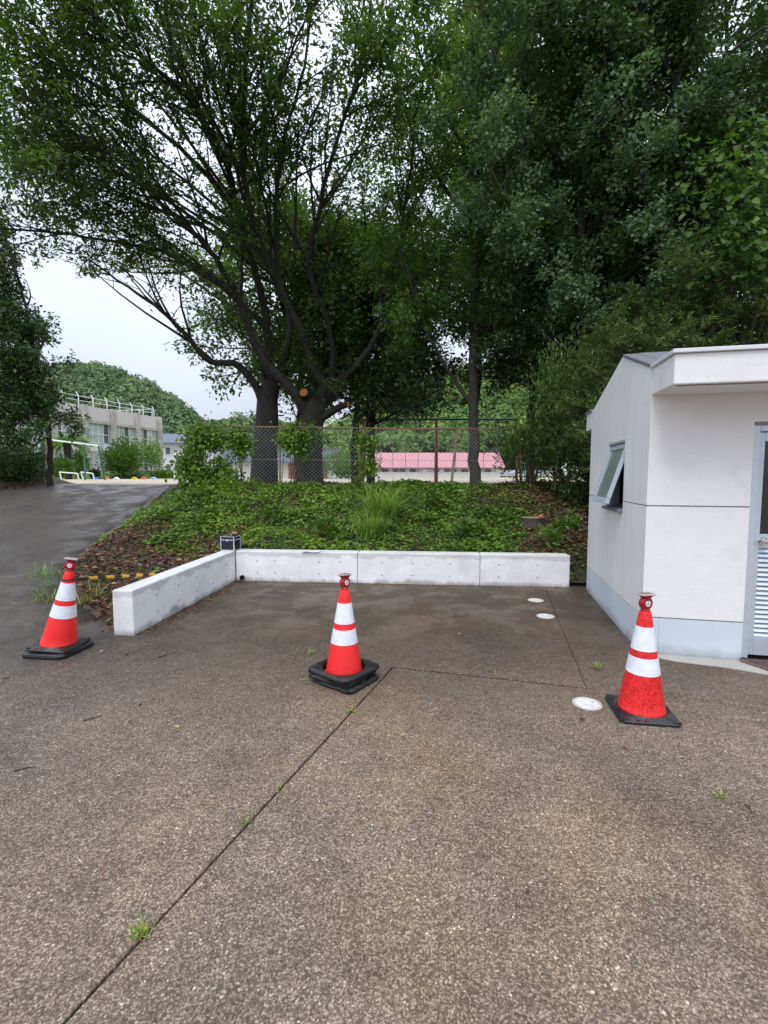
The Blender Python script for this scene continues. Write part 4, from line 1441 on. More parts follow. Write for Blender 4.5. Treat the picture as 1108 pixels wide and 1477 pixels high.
BLUE = dict(n1=4.4, L1=2.0, a1=R(58), n2=4.8, L2=0.62, a2=R(52), leaves=96, ll=0.08, lw=0.85, droop=0.15, up=0.08, spread=0.1, outw=0.9, t0=0.15, trunk0=0.22, broad=0.62)
limbsD = [
    L_([(880, 700, 11.2), (872, 600, 11.2), (860, 500, 11.1), (846, 400, 11.0), (836, 300, 10.9), (834, 180, 10.8), (840, 60, 10.6), (850, -60, 10.4)], 0.22, 0.05),
    L_([(850, 420, 11.0), (800, 370, 10.6), (760, 320, 10.2), (720, 270, 9.8), (700, 220, 9.5)], 0.08, 0.02),
    L_([(838, 320, 10.9), (880, 260, 10.2), (920, 230, 9.6), (960, 220, 9.2)], 0.07, 0.02),
    L_([(852, 450, 11.1), (900, 400, 10.2), (930, 370, 9.5), (960, 350, 9.0)], 0.07, 0.02),
    L_([(835, 260, 10.9), (780, 190, 10.2), (730, 120, 9.6), (700, 40, 9.2), (690, -40, 9.0)], 0.08, 0.02),
    L_([(834, 170, 10.8), (800, 80, 10.0), (770, 0, 9.4), (750, -80, 9.0)], 0.07, 0.02),
    L_([(836, 150, 10.8), (890, 70, 10.0), (930, 0, 9.4), (960, -80, 9.0)], 0.07, 0.02),
    L_([(862, 520, 11.1), (820, 470, 11.4), (770, 440, 11.6), (730, 420, 11.8)], 0.07, 0.02),
]
r_, c_ = tree('broadleaf_tree', 'tall dense tree with bluish green clumps behind the white building', 'tree', limbsD, BLUE, M['bark_grey'], M['leaf_blue'], 24)
counts['D'] = c_
limbsE = [
    L_([(940, 700, 10.4), (944, 600, 10.4), (948, 480, 10.3), (952, 360, 10.2), (955, 250, 10.1), (970, 150, 9.9), (988, 50, 9.6), (1000, -60, 9.4)], 0.2, 0.05),
    L_([(952, 320, 10.2), (1000, 260, 9.6), (1050, 220, 9.1), (1100, 200, 8.8)], 0.08, 0.02),
    L_([(960, 210, 10.0), (1010, 130, 9.4), (1060, 70, 9.0), (1120, 30, 8.6)], 0.08, 0.02),
    L_([(950, 400, 10.2), (1000, 340, 9.8), (1060, 310, 9.4), (1130, 300, 9.2)], 0.08, 0.02),
    L_([(975, 120, 9.8), (930, 40, 9.4), (890, -40, 9.2)], 0.06, 0.02),
    L_([(948, 300, 10.1), (905, 210, 9.9), (880, 130, 9.7), (870, 60, 9.5)], 0.06, 0.02),
]
r_, c_ = tree('broadleaf_tree', 'dark leaning trunked tree at the upper right above the vine', 'tree', limbsE, dict(BLUE, n1=4.2, leaves=80), M['bark_grey'], M['leaf_dark'], 25)
counts['E'] = c_
# darker trees further back fill the depth of the grove
BACK = dict(n1=3.0, L1=2.6, a1=R(60), n2=5.0, L2=1.0, a2=R(52), leaves=30, ll=0.15, lw=0.55, droop=0.2, up=0.06, spread=0.14, t0=0.1, trunk0=0.2)
def back_tree(label, px, Y, top, seed, leaf='leaf_dark', width=1.0, lowest=0.22, dens=1.0):
    b = at(px, 690, Y); b.z = 1.36
    t = at(px, top, Y)
    H = t.z - b.z
    rg = np.random.default_rng(seed)
    P = [(b.x + rg.normal() * 0.05 * k * k / 3, b.y + rg.normal() * 0.1 * k, b.z + H * k / 6 - (0.15 if k == 0 else 0)) for k in range(7)]
    limbs = [(P, list(np.linspace(0.14, 0.03, 7)))]
    az = rg.uniform(0, 6)
    for k in range(8):
        f = lowest + (0.92 - lowest) * k / 8
        q = np.array(P[0]) * (1 - f) + np.array(P[-1]) * f
        az += 2.4
        ln = H * 0.30 * width * (1.15 - 0.6 * f)
        d = np.array([math.cos(az), math.sin(az), 0.55])
        limbs.append(([tuple(q), tuple(q + d * ln * 0.4), tuple(q + d * ln * 0.75 + np.array([0, 0, 0.1])), tuple(q + d * ln + np.array([0, 0, 0.25]))], [0.07, 0.05, 0.03, 0.015]))
    r_, c_ = tree('grove_tree', label, 'tree', limbs, dict(BACK, leaves=int(BACK['leaves'] * dens)), M['bark_big'], M[leaf], seed, 'dark trees of the grove behind the fence')
    counts[label[:18]] = c_


back_tree('low dark bushy tree filling the gap between cut trunk and slender trunk', 535, 15.0, 395, 31, 'leaf_dark', 1.25, 0.3, 1.5)
back_tree('mid sized tree behind the cut trunk, its top among the large limbs', 432, 15.8, 330, 36, 'leaf_big', 1.1, 0.45, 1.3)
back_tree('leafy tree rising behind the vine strand on the fence, further back', 512, 16.4, 330, 37, 'leaf_big', 1.2, 0.42, 1.2)
back_tree('dark tree behind the slender trunk, directly right of it', 765, 15.0, 120, 32, 'leaf_dark', 1.0, 0.2)
back_tree('dark tree deep in the grove above the far eave of the white building', 860, 13.8, -60, 33, 'leaf_dark', 0.9)
back_tree('dark tree at the right edge behind the white building roof', 1010, 13.0, -60, 34, 'leaf_dark', 0.9)
back_tree('dark tree behind the broad leaved vine at the right edge', 1120, 11.8, 150, 38, 'leaf_dark', 1.1, 0.2)
back_tree('tall tree behind the top of the slender trunk, light showing through', 684, 16.5, -20, 35, 'leaf_light', 0.8, 0.38)

# left dark tree beside the ramp
DARK = dict(n1=7.5, L1=1.15, a1=R(58), n2=7.0, L2=0.65, a2=R(55), leaves=38, ll=0.13, lw=0.5, droop=0.3, up=0.05, spread=0.1, t0=0.1, trunk0=0.42)
limbsL = [
    L_([(73, 704, 15.3), (72, 660, 15.3), (71, 620, 15.3), (60, 560, 15.3), (45, 480, 15.2), (26, 400, 15.1), (0, 320, 15.0)], 0.14, 0.03),
    L_([(71, 618, 15.3), (50, 590, 15.0), (20, 570, 14.8), (-20, 560, 14.6)], 0.07, 0.02),
    L_([(66, 590, 15.3), (80, 580, 15.0), (92, 574, 14.9)], 0.05, 0.015),
    L_([(60, 560, 15.3), (20, 520, 14.9), (-20, 490, 14.6), (-70, 470, 14.4)], 0.07, 0.02),
    L_([(52, 520, 15.3), (64, 490, 15.0), (70, 470, 15.0)], 0.05, 0.015),
    L_([(42, 460, 15.2), (0, 420, 14.8), (-60, 390, 14.5)], 0.07, 0.02),
    L_([(64, 585, 15.3), (40, 550, 15.9), (10, 520, 16.3)], 0.06, 0.02),
    L_([(70, 612, 15.3), (84, 602, 15.0), (97, 597, 14.8), (106, 600, 14.7)], 0.04, 0.012),
    L_([(70, 615, 15.3), (50, 612, 14.9), (25, 612, 14.5), (-10, 618, 14.2)], 0.05, 0.012),
    L_([(70, 605, 15.3), (85, 596, 15.6), (100, 596, 15.8)], 0.04, 0.012),
    L_([(66, 590, 15.3), (40, 585, 15.8), (5, 590, 16.2)], 0.05, 0.012),
    L_([(50, 500, 15.2), (66, 520, 14.8), (74, 540, 14.7)], 0.05, 0.012),
    L_([(40, 440, 15.2), (44, 425, 14.9), (38, 405, 14.9)], 0.04, 0.012),
    L_([(35, 420, 15.2), (15, 380, 14.8), (-10, 350, 14.6)], 0.05, 0.012),
]
r_, c_ = tree('evergreen_tree', 'dark evergreen tree with a straight bare lower trunk at the ramp top', 'tree', limbsL, DARK, M['bark_big'], M['leaf_dark'], 26, None,
               lambda p: p[:, 0] < np.interp(p[:, 2], [3.0, 3.6, 4.1, 5.2, 6.1, 7.0, 7.8, 9], [-9.9, -9.55, -10.25, -10.2, -10.5, -10.95, -11.1, -11.3]) + 0.14 * np.sin(5.1 * p[:, 2] + 3 * p[:, 1]))
counts['L'] = c_

# shrubs ---------------------------------------------------------------
def shrub(name, label, base, r, h, n, ll, lw, leaf, seed, group=None, stems=5, cat='shrub', bark='bark_thin', droop=0.1, hexa=False, upright=0.5):
    rg = np.random.default_rng(seed)
    base = np.array(base, float)
    root = thing(name, label, cat, tuple(base), 0, group)
    st = []
    for k in range(stems):
        a = 2 * math.pi * k / stems + rg.uniform(0, 0.8)
        e = np.array([r * 0.6 * math.cos(a), r * 0.6 * math.sin(a), h * rg.uniform(0.55, 0.9)])
        m_ = e * 0.5 + np.array([0, 0, h * 0.08])
        st.append((np.array([[0, 0, -0.08], m_ * 0.5, m_, e]), np.linspace(0.012 + 0.008 * h, 0.005, 4), 5))
    V, F = tube_arrays(st)
    np_mesh('stem', V, F, M[bark], root, smooth=True)
    # leaves in lumps spread through the volume
    nl = max(8, int(26 * r))
    cen = unit(rg.normal(size=(nl, 3)))
    cen *= (rg.uniform(0.25, 1, nl) ** 0.5)[:, None]
    cen = cen * np.array([r, r, h * 0.5]) * 0.85 + np.array([0, 0, h * 0.55])
    li = rg.integers(0, nl, n)
    o_ = rg.normal(size=(n, 3)) * np.array([0.24 * r, 0.24 * r, 0.13 * h])
    P = cen[li] + o_
    P[:, 2] = np.maximum(P[:, 2], 0.03)
    T = unit(P - np.array([0, 0, h * 0.3]) + rg.normal(size=(n, 3)) * 0.6 * r + np.array([0, 0, upright * r - droop]))
    Nn = rg.normal(size=(n, 3)) * 0.6 + np.array([0, 0, 1.0])
    L = ll * rg.uniform(0.6, 1.3, n)
    tone = np.clip(rg.beta(2, 2, nl)[li] * 0.55 + rg.uniform(0, 0.5, n), 0, 1)
    if hexa:
        V, F = hexes(P, T, Nn, L, L * lw); tone = np.repeat(tone, 2)
    else:
        V, F = kites(P, T, Nn, L, L * lw, 0.12, 0.45)
    c = np_mesh('foliage', V, F, M[leaf], root, tone=tone)
    c['kind'] = 'stuff'
    return root


def gz(x, y):
    return float(bank_z(x, y))


# needle-leaved small trees whose tops show above the roof of the white building
FERN = dict(n1=6.0, L1=1.0, a1=R(62), n2=8.5, L2=0.45, a2=R(48), leaves=42, ll=0.1, lw=0.2, droop=0.05, up=0.12, spread=0.03, t0=0.1, trunk0=0.2, flat=0.6)
for k, (px, top, Y, r, lab) in enumerate(((900, 450, 8.7, 1.0, 'feathery evergreen rising over the peak of the white gable'),
                                          (985, 385, 9.0, 1.25, 'feathery evergreen over the left end of the canopy'),
                                          (1078, 375, 8.7, 1.3, 'feathery evergreen over the door of the white building'),
                                          (1165, 380, 8.5, 1.3, 'feathery evergreen cut off by the right picture edge'))):
    t = at(px, top, Y)
    b = np.array([t.x, Y, gz(t.x, Y) - 0.1])
    H = t.z - b[2]
    rg = np.random.default_rng(60 + k)
    P = [tuple(b + np.array([rg.normal() * 0.05 * q, rg.normal() * 0.05 * q, (H - 0.4) * q / 5])) for q in range(6)]
    lm = [(P, list(np.linspace(0.09, 0.02, 6)))]
    a = rg.uniform(0, 6)
    for q in range(17):
        f = 0.2 + 0.76 * q / 17
        o_ = np.array(P[0]) * (1 - f) + np.array(P[-1]) * f
        a += 2.4
        ln = r * (1.25 - 0.75 * f) * rg.uniform(0.8, 1.2)
        d = np.array([math.cos(a), math.sin(a), 0.45])
        lm.append(([tuple(o_), tuple(o_ + d * ln * 0.4), tuple(o_ + d * ln * 0.75), tuple(o_ + d * ln + np.array([0, 0, 0.2 * ln]))], [0.035, 0.025, 0.015, 0.008]))
    tree('feathery_tree', lab, 'tree', lm, FERN, M['bark_thin'], M['leaf_fern'], 60 + k, 'feathery trees behind the white building')
for k, (px, top, Y, r, n, leaf, lab) in enumerate(((770, 610, 10.6, 0.75, 2600, 'leaf_fern', 'thin leggy shrub at the right end of the fence'),
                                                   (820, 510, 10.2, 0.9, 5200, 'leaf_fern', 'tall loose shrub beside the far corner of the white building'),
                                                   (838, 640, 9.4, 0.45, 1500, 'leaf_dark', 'small dark shrub touching the rear corner of the white building'))):
    t = at(px, top, Y)
    b = (t.x, Y, gz(t.x, Y) - 0.05)
    shrub('loose_shrub', lab, b, r, t.z - b[2], n, 0.11, 0.36, leaf, 70 + k, None, 4)
# leaning bare stem beside the building
ls = thing('sapling', 'leaning pale stemmed sapling left of the white building', 'sapling', tuple(at(800, 700, 9.9)))
p0 = at(800, 700, 9.9)
sp1 = MB().tube([Vector((0, 0, -0.1)), at(806, 660, 9.9) - p0, at(815, 610, 9.85) - p0, at(826, 555, 9.8) - p0], [0.03, 0.026, 0.02, 0.012], 8)
sp1.build('stem', M['bark_thin'], ls, smooth=True)
n = 900
rgs = np.random.default_rng(77)
Pq = np.stack([np.array(at(826, 560, 9.8) - p0) for _ in range(n)]) + rgs.normal(size=(n, 3)) * np.array([0.35, 0.3, 0.42])
V, F = kites(Pq, rgs.normal(size=(n, 3)) + np.array([0, 0, -0.3]), rgs.normal(size=(n, 3)) * 0.5 + np.array([0, 0, 1]), 0.11 * rgs.uniform(0.6, 1.2, n), 0.04 * np.ones(n))
np_mesh('foliage', V, F, M['leaf_light'], ls, tone=rgs.uniform(0.2, 1, n))['kind'] = 'stuff'

# ivy over the fence
def vine(label, px0, px1, z0, z1, n, seed, depth=0.22, stray=0.0, name='climbing_vine'):
    rg = np.random.default_rng(seed)
    def fx(px):
        best = None
        for s_ in np.linspace(-0.05, 1.05, 1500):
            p_ = fa + fd * s_
            if p_.x / p_.y >= (px - 554) / FPX:
                return s_
        return 1.05
    a_, b_ = fa + fd * fx(px0), fa + fd * fx(px1)
    root = thing(name, label, 'vine', (a_.x, a_.y, zb), 0, 'vines climbing the fence')
    nl = max(5, int(n / 110))
    u = rg.uniform(0, 1, nl)
    zc = z0 + (z1 - z0) * rg.uniform(0, 1, nl) ** 0.8
    cen = np.stack([u * (b_.x - a_.x), u * (b_.y - a_.y) + rg.normal(size=nl) * depth * 0.5, zc], 1)
    tb = [(np.array([[cen[k, 0] + rg.normal() * 0.1, cen[k, 1], -0.05], [cen[k, 0], cen[k, 1] * 0.5 - 0.03, zc[k] * 0.5], cen[k]]), np.array([0.009, 0.007, 0.004]), 4) for k in range(nl)]
    V, F = tube_arrays(tb)
    np_mesh('stem', V, F, M['bark_thin'], root, smooth=True)
    li = rg.integers(0, nl, n)
    P = cen[li] + rg.normal(size=(n, 3)) * np.array([0.13, 0.1, 0.13])
    if stray:
        k = rg.uniform(size=n) < 0.05
        P[k, 2] += rg.uniform(0, stray, k.sum())
    P[:, 2] = np.maximum(P[:, 2], 0.0)
    T = rg.normal(size=(n, 3)) * 0.6 + np.array([0, -0.35, -0.35])
    Nn = rg.normal(size=(n, 3)) * 0.5 + np.array([0, -0.6, 0.6])
    L = rg.uniform(0.055, 0.11, n)
    V, F = hexes(P, T, Nn, L, L * 0.75)
    np_mesh('foliage', V, F, M['cover'], root, tone=np.repeat(np.clip(rg.beta(2, 2, nl)[li] * 0.5 + rg.uniform(0, 0.45, n), 0, 1), 2))['kind'] = 'stuff'


vine('thick leafy vine covering the left end post of the fence', 268, 292, 0.0, 1.25, 1500, 81)
vine('leafy vine spilling over the top rail left of the first trunk', 285, 352, 0.75, 1.28, 1600, 82, stray=0.35)
vine('leafy vine hanging on the fence between the two large trunks', 408, 456, 0.72, 1.3, 1300, 83)
vine('thin leafy vine strand climbing the fence beside the swing frame', 522, 534, 0.0, 1.25, 600, 84)
vine('low tangle of vine at the foot of the fence near the left end', 290, 345, 0.0, 0.45, 1300, 85, 0.35)

# kudzu with large leaves on the right
kz = thing('broad_leaf_vine', 'bright broad leaved vine hanging at the right edge above the canopy', 'vine', tuple(at(1080, 690, 8.2)))
kb0 = np.array(at(1080, 690, 8.2))
kz.location.z = gz(kb0[0], 8.2) ; kb0[2] = kz.location.z
rgk = np.random.default_rng(91)
n = 1700
cen = np.array([np.array(at(x, y, d)) - kb0 for x, y, d in ((1085, 215, 8.0), (1060, 255, 7.9), (1095, 265, 7.7), (1040, 300, 8.0), (1085, 310, 7.7), (1110, 330, 7.6), (1065, 340, 7.8), (1125, 250, 7.7), (1110, 190, 8.1), (1140, 300, 7.6), (1020, 245, 8.2), (1150, 220, 7.8), (1100, 365, 7.7), (1075, 385, 7.8), (1130, 380, 7.6), (1050, 360, 7.9))])
li = rgk.integers(0, len(cen), n)
P = cen[li] + rgk.normal(size=(n, 3)) * np.array([0.24, 0.28, 0.26])
T = rgk.normal(size=(n, 3)) * 0.5 + np.array([-0.1, -0.5, -0.5])
Nn = rgk.normal(size=(n, 3)) * 0.35 + np.array([0, -0.5, 0.9])
L = rgk.uniform(0.065, 0.15, n)
V, F = hexes(P, T, Nn, L, L * 0.85, 0.1)
np_mesh('foliage', V, F, M['leaf_vine'], kz, tone=np.repeat(rgk.beta(2, 2, n), 2))['kind'] = 'stuff'
V, F = tube_arrays([(np.array([[rgk.normal() * 0.3, rgk.normal() * 0.3, -0.1], cen[k] * 0.5 + rgk.normal(size=3) * 0.15 + np.array([0, 0.7, 0.4]), cen[k]]), np.array([0.01, 0.008, 0.004]), 5) for k in range(len(cen))])
np_mesh('stem', V, F, M['bark_thin'], kz, smooth=True)

# ------------------------------------------------------------------ bank planting
rgb = np.random.default_rng(41)


def on_bank(x, y):
    inside = (x > edge_x(y) + 0.05) & ((y > 7.46 - 0.085 * (x + 2.28)) | (x < -2.75 + 0.094 * (y - 4.7)))
    return inside & ~((x > 2.6) & (y < 6.9)) | ((x > 2.6) & (x < 2.82) & (y > 6.85) & (y < 7.5))


def patchy(x, y):
    return 0.5 + 0.25 * np.sin(1.9 * x + 0.7 * y + 0.4) + 0.18 * np.sin(3.7 * x - 2.3 * y + 1.0) + 0.16 * np.sin(6.1 * y + 2.2 * x) + 0.12 * np.sin(9.7 * x + 5.1 * y)


n = 225000
x = rgb.uniform(-7, 6.5, n)
y = rgb.uniform(4.9, 12.6, n)
d_edge = np.clip((y - 5.2) / 2.2, 0, 1)
green = 0.35 + 0.75 * patchy(x, y)
green *= np.where(x < -2.4, np.clip((y - 7.2 + 0.4 * (x + 3.4) + 0.4 * np.sin(4 * x + 2 * y)) / 1.2, 0.04, 1), 1.0)     # bare litter at the wall's left end
green *= np.clip((3.35 - x + 0.35 * np.sin(3 * y)) / 1.2, 0.12, 1.0)                                       # bare under the grove
green *= np.clip((12.2 - y) / 0.8, 0.0, 1)
green *= np.where((y < 7.9) & (x > -0.6), 0.75, 1.0)
ok = on_bank(x, y) & (rgb.uniform(0, 0.95, n) < green)
x, y, gr_ = x[ok], y[ok], green[ok]
n = len(x)
clump = np.clip(np.sin(5.3 * x + 1.9 * y) * np.sin(4.1 * y - 2.2 * x) + 0.5 * np.sin(11 * x) * np.sin(9 * y + x), 0, 1)
hh = rgb.uniform(0.01, 0.11, n) * np.clip(gr_ * 1.3, 0.3, 1.2) * (0.7 + 1.3 * clump) * np.clip((11.6 - y) / 1.2, 0.35, 1)
P = np.stack([x, y, bank_z(x, y) + hh], 1)
T = rgb.normal(size=(n, 3)) * np.array([1, 1, 0.3]) + np.array([0, -0.25, 0.05])
Nn = rgb.normal(size=(n, 3)) * 0.42 + np.array([0, -0.15, 1.0])
L = np.where(patchy(x * 1.3 + 5, y * 1.1) > 0.62, 1.45, 0.9) * rgb.uniform(0.03, 0.075, n)
V, F = kites(P, T, Nn, L, L * rgb.uniform(0.45, 0.85, n), 0.1, 0.45)
tone = np.clip(0.2 * patchy(x * 1.7, y * 1.7) + 0.25 * patchy(x * 0.6 + 3, y * 0.6) + rgb.beta(2, 2, n) * 0.62 - 0.1, 0, 1)
tag(np_mesh('ground_cover', V, F, M['cover'], tone=tone), 'dense low green creeping plants carpeting the bank above the wall', 'ground cover', kind='stuff')
counts['cover'] = n

n = 60000
x = rgb.uniform(-7, 6.5, n)
y = rgb.uniform(4.8, 12.6, n)
w = np.where(x < -2.2, np.clip((9.4 - y) / 1.8, 0.14, 1.0), 0.14) + np.clip((x - 1.9) / 1.2, 0, 0.9) + np.where((patchy(x, y) < 0.35), 0.18, 0)
ok = on_bank(x, y) & (rgb.uniform(0, 1.0, n) < w)
x, y = x[ok], y[ok]
n = len(x)
P = np.stack([x, y, bank_z(x, y) + rgb.uniform(0.004, 0.05, n)], 1)
T = rgb.normal(size=(n, 3)) * np.array([1, 1, 0.25])
Nn = rgb.normal(size=(n, 3)) * 0.5 + np.array([0, 0, 1.0])
L = rgb.uniform(0.04, 0.1, n)
V, F = kites(P, T, Nn, L, L * 0.5, 0.2, 0.5)
tag(np_mesh('leaf_litter', V, F, M['litter'], tone=rgb.beta(1.6, 2.4, n)), 'brown dead leaves and bark scraps strewn over the bank', 'leaf litter', kind='stuff')
# litter left of the ramp
n = 3800
x = rgb.uniform(-14, -10.9, n); y = rgb.uniform(9, 16.5, n)
ok = x < -10.95 - 0.05 * (y - 5) + rgb.uniform(-0.3, 0.5, n)
x, y = x[ok], y[ok]; n = len(x)
P = np.stack([x, y, np.maximum(left_z(x, y), ramp_z(y)) + rgb.uniform(0.005, 0.06, n)], 1)
L = rgb.uniform(0.06, 0.14, n)
V, F = kites(P, rgb.normal(size=(n, 3)) * np.array([1, 1, 0.25]), rgb.normal(size=(n, 3)) * 0.5 + np.array([0, 0, 1.0]), L, L * 0.5, 0.2, 0.5)
tag(np_mesh('verge_leaf_litter', V, F, M['litter'], tone=np.clip(rgb.beta(2, 2, n) + 0.1, 0, 1)), 'reddish dead leaves lying along the left edge of the ramp', 'leaf litter', kind='stuff')


def blades(rg, n, base_r, L, W, lean, k=5, droop=1.0):
    """curved grass blades growing from around the origin"""
    Vs, Fs, tn = [], [], []
    for b in range(n):
        a = rg.uniform(0, 6.283)
        p = np.array([rg.normal() * base_r, rg.normal() * base_r, 0.0])
        out = np.array([math.cos(a), math.sin(a), 0])
        side = np.array([-math.sin(a), math.cos(a), 0])
        ln = L * rg.uniform(0.55, 1.2)
        th = lean * rg.uniform(0.2, 1.0)
        w = W * rg.uniform(0.7, 1.2)
        o0 = len(Vs)
        for s_ in range(k):
            f = s_ / (k - 1)
            ww = w * (1 - f) ** 0.7 + 0.0006
            Vs += [p + side * ww / 2, p - side * ww / 2]
            th2 = th + droop * f * f * 1.5
            p = p + (out * math.sin(th2) + np.array([0, 0, math.cos(th2)])) * ln / (k - 1)
        for s_ in range(k - 1):
            i = o0 + 2 * s_
            Fs.append((i, i + 1, i + 3, i + 2))
            tn.append(rg.uniform(0, 1))
    return np.array(Vs), np.array(Fs), np.array(tn)


def tuft(name, label, cat, loc, n, base_r, L, W, lean, mat, seed, group=None, droop=1.0):
    rg = np.random.default_rng(seed)
    V, F, tn = blades(rg, n, base_r, L, W, lean, 6, droop)
    o = np_mesh(name, V, F, mat, tone=tn)
    o.location = loc
    return tag(o, label, cat, group)


tx = at(553, 745, 8.35)
tuft('grass_tuft', 'tall clump of long arching grass in the middle of the bank', 'grass tuft', (tx.x, 8.5, gz(tx.x, 8.5) - 0.02), 330, 0.12, 1.0, 0.02, 0.75, M['grass_mat'], 51, droop=1.35)
tx = at(530, 775, 7.8)
tuft('grass_tuft', 'lower drooping grass clump just above the back wall', 'grass tuft', (tx.x, 7.95, gz(tx.x, 7.95) - 0.02), 230, 0.1, 0.75, 0.017, 0.9, M['grass_mat'], 52, droop=1.5)
# bright seedlings sticking out of the cover
SEED = [(668, 775, 7.9, 'small yellow green seedling low on the bank right of the grass clump'), (470, 765, 8.0, 'leafy seedling on the bank above the paper sheet'), (515, 690, 10.6, 'bright leafy sprout at the fence foot beside the second trunk'),
        (820, 745, 8.2, 'dark green leafy seedling near the white building wall'), (790, 770, 7.6, 'dark green leafy seedling close to the wall end'), (395, 745, 8.6, 'fresh leafy sprout left of the grass clumps'), (620, 720, 9.2, 'fresh leafy sprout uphill right of the grass clumps')]
for k, (px, py, Y, lab) in enumerate(SEED):
    p_ = at(px, py, Y)
    shrub('seedling', lab, (p_.x, Y, gz(p_.x, Y)), 0.16, 0.3, 90, 0.1, 0.5, 'leaf_vine' if k not in (3, 4) else 'leaf_light', 120 + k, 'seedlings on the bank', 3, 'seedling', hexa=True)

# tree stump
sx, sy = at(768, 735, 8.55).x, 8.55
st = thing('tree_stump', 'low sawn tree stump with pale top among dead leaves on the bank', 'tree stump', (sx, sy, gz(sx, sy) - 0.05))
rs = np.random.default_rng(3)
prof = []
V, F = [], []
nseg = 20
for i, (r, z) in enumerate(((0.29, 0.0), (0.23, 0.05), (0.2, 0.11), (0.19, 0.17))):
    for k in range(nseg):
        a = 2 * math.pi * k / nseg
        rr = r * (1 + 0.09 * math.sin(3 * a + 1) + 0.06 * math.sin(7 * a))
        V.append((rr * math.cos(a) * 1.1, rr * math.sin(a), z))
for i in range(3):
    for k in range(nseg):
        F.append((i * nseg + k, i * nseg + (k + 1) % nseg, (i + 1) * nseg + (k + 1) % nseg, (i + 1) * nseg + k))
MB().add(V, F).build('bark', M['bark_big'], st, smooth=True)
MB().add([Vector(v) + Vector((0, 0, 0.002)) for v in V[-nseg:]], [tuple(range(nseg))]).build('cut_top', M['stump_top'], st)
MB().lathe([(0.0, 0.0), (0.035, 0.0), (0.05, 0.02), (0.035, 0.05), (0.0, 0.06)], 10, (0.13, -0.05, 0.17)).build('fungus', M['sawn'], st, smooth=True)
# roots and fallen branches at the top right of the bank
for k, (pa, pb, lab) in enumerate((((845, 700, 8.9), (795, 735, 8.7), 'bare fallen branch sloping down from the white building'), ((848, 712, 8.6), (800, 722, 8.8), 'thin brown branch lying flat near the white building'), ((740, 702, 9.9), (775, 712, 9.6), 'short dead branch in the litter right of the slender trunk'))):
    a_, b_ = at(*pa), at(*pb)
    a_.z, b_.z = gz(a_.x, a_.y) + 0.07, gz(b_.x, b_.y) + 0.03
    m_ = (a_ + b_) / 2 + Vector((0, 0.1, 0.06))
    o = MB().tube([Vector((0, 0, 0)), m_ - a_, b_ - a_], [0.022, 0.016, 0.008], 6).build('fallen_branch', M['bark_thin'], smooth=True)
    o.location = a_
    tag(o, lab, 'branch', 'fallen branches on the bank')

# weeds in the joints and at the ramp edge
WEEDS = [((-0.843, 1.551), 26, 0.06, 'largest bright weed growing in the diagonal joint near the camera'), ((-0.64, 2.104), 14, 0.05, 'second weed up the diagonal paving joint'), ((-0.527, 2.324), 8, 0.04, 'tiny weed halfway up the diagonal joint'),
         ((-0.216, 3.135), 14, 0.05, 'small weed in the joint just below the middle cone'), ((1.771, 3.858), 26, 0.09, 'loose weed where the joints meet beside the soaked cone'), ((0.893, 3.788), 8, 0.04, 'tiny weed in the cross joint behind the drain lid'),
         ((-0.66, 4.20), 20, 0.06, 'bright broad weed behind the middle cone'), ((1.681, 2.271), 14, 0.05, 'flat green weed on the paving in front of the soaked cone')]
for k, ((x, y), n, L, lab) in enumerate(WEEDS):
    tuft('weed', lab, 'weed', (x, y, 0.0), n, 0.012, L, 0.007, 1.1, M['weed'], 200 + k, 'weeds growing in the paving joints', 0.6)
for k, (px, py, z, n, L, lab) in enumerate(((65, 838, 0.12, 60, 0.3, 'long grass spilling over the ramp edge behind the leaning cone'), (75, 868, 0.05, 40, 0.26, 'pale grass lying on the paving left of the leaning cone'), (100, 850, 0.08, 50, 0.3, 'green arching grass directly behind the leaning cone'), (135, 868, 0.06, 30, 0.28, 'dry grass blades on the soil right of the leaning cone'), (150, 850, 0.1, 30, 0.3, 'dry grass blades below the striped bar'))):
    p_ = on(px, py, z)
    tuft('edge_grass', lab, 'grass tuft', (p_.x, p_.y, z), int(n * 1.6), 0.1, L * 1.15, 0.013, 1.35, M['weed'] if k % 2 else M['grass_mat'], 220 + k, 'grass tufts along the ramp edge', 0.7)

# fallen leaves and twigs on the paving
fl = [(435, 1013, 'pale fallen leaf lying left of the joint below the middle cone', 0.9), (258, 1050, 'small yellow green fallen leaf on the open paving', 0.9), (900, 1075, 'curled tan leaf in front of the soaked cone', 0.75), (520, 990, 'reddish leaf caught beside the weights of the middle cone', 0.2), (15, 977, 'brown leaf at the left picture edge', 0.45),
      (150, 938, 'pale leaf right of the leaning cone', 0.95), (660, 915, 'tiny yellow leaf in the parking bay', 0.85), (440, 855, 'pale leaf scrap on the bay floor near the back wall', 1.0), (840, 1035, 'small brown leaf beneath the nearest drain lid', 0.3), (180, 945, 'brown leaf in front of the wall end', 0.35)]
for k, (px, py, lab, tn) in enumerate(fl):
    p_ = on(px, py, 0.004)
    rg = np.random.default_rng(300 + k)
    a = rg.uniform(0, 6.28)
    V, F = hexes(np.zeros((1, 3)), np.array([[math.cos(a), math.sin(a), 0.12]]), np.array([[0.1, -0.2, 1.0]]), [0.055], [0.026], 0.22, 0.2)
    o = np_mesh('fallen_leaf', V, F, M['litter'] if k != 1 else M['weed'], tone=[tn, tn])
    o.location = p_
    tag(o, lab, 'leaf', 'fallen leaves on the paving')
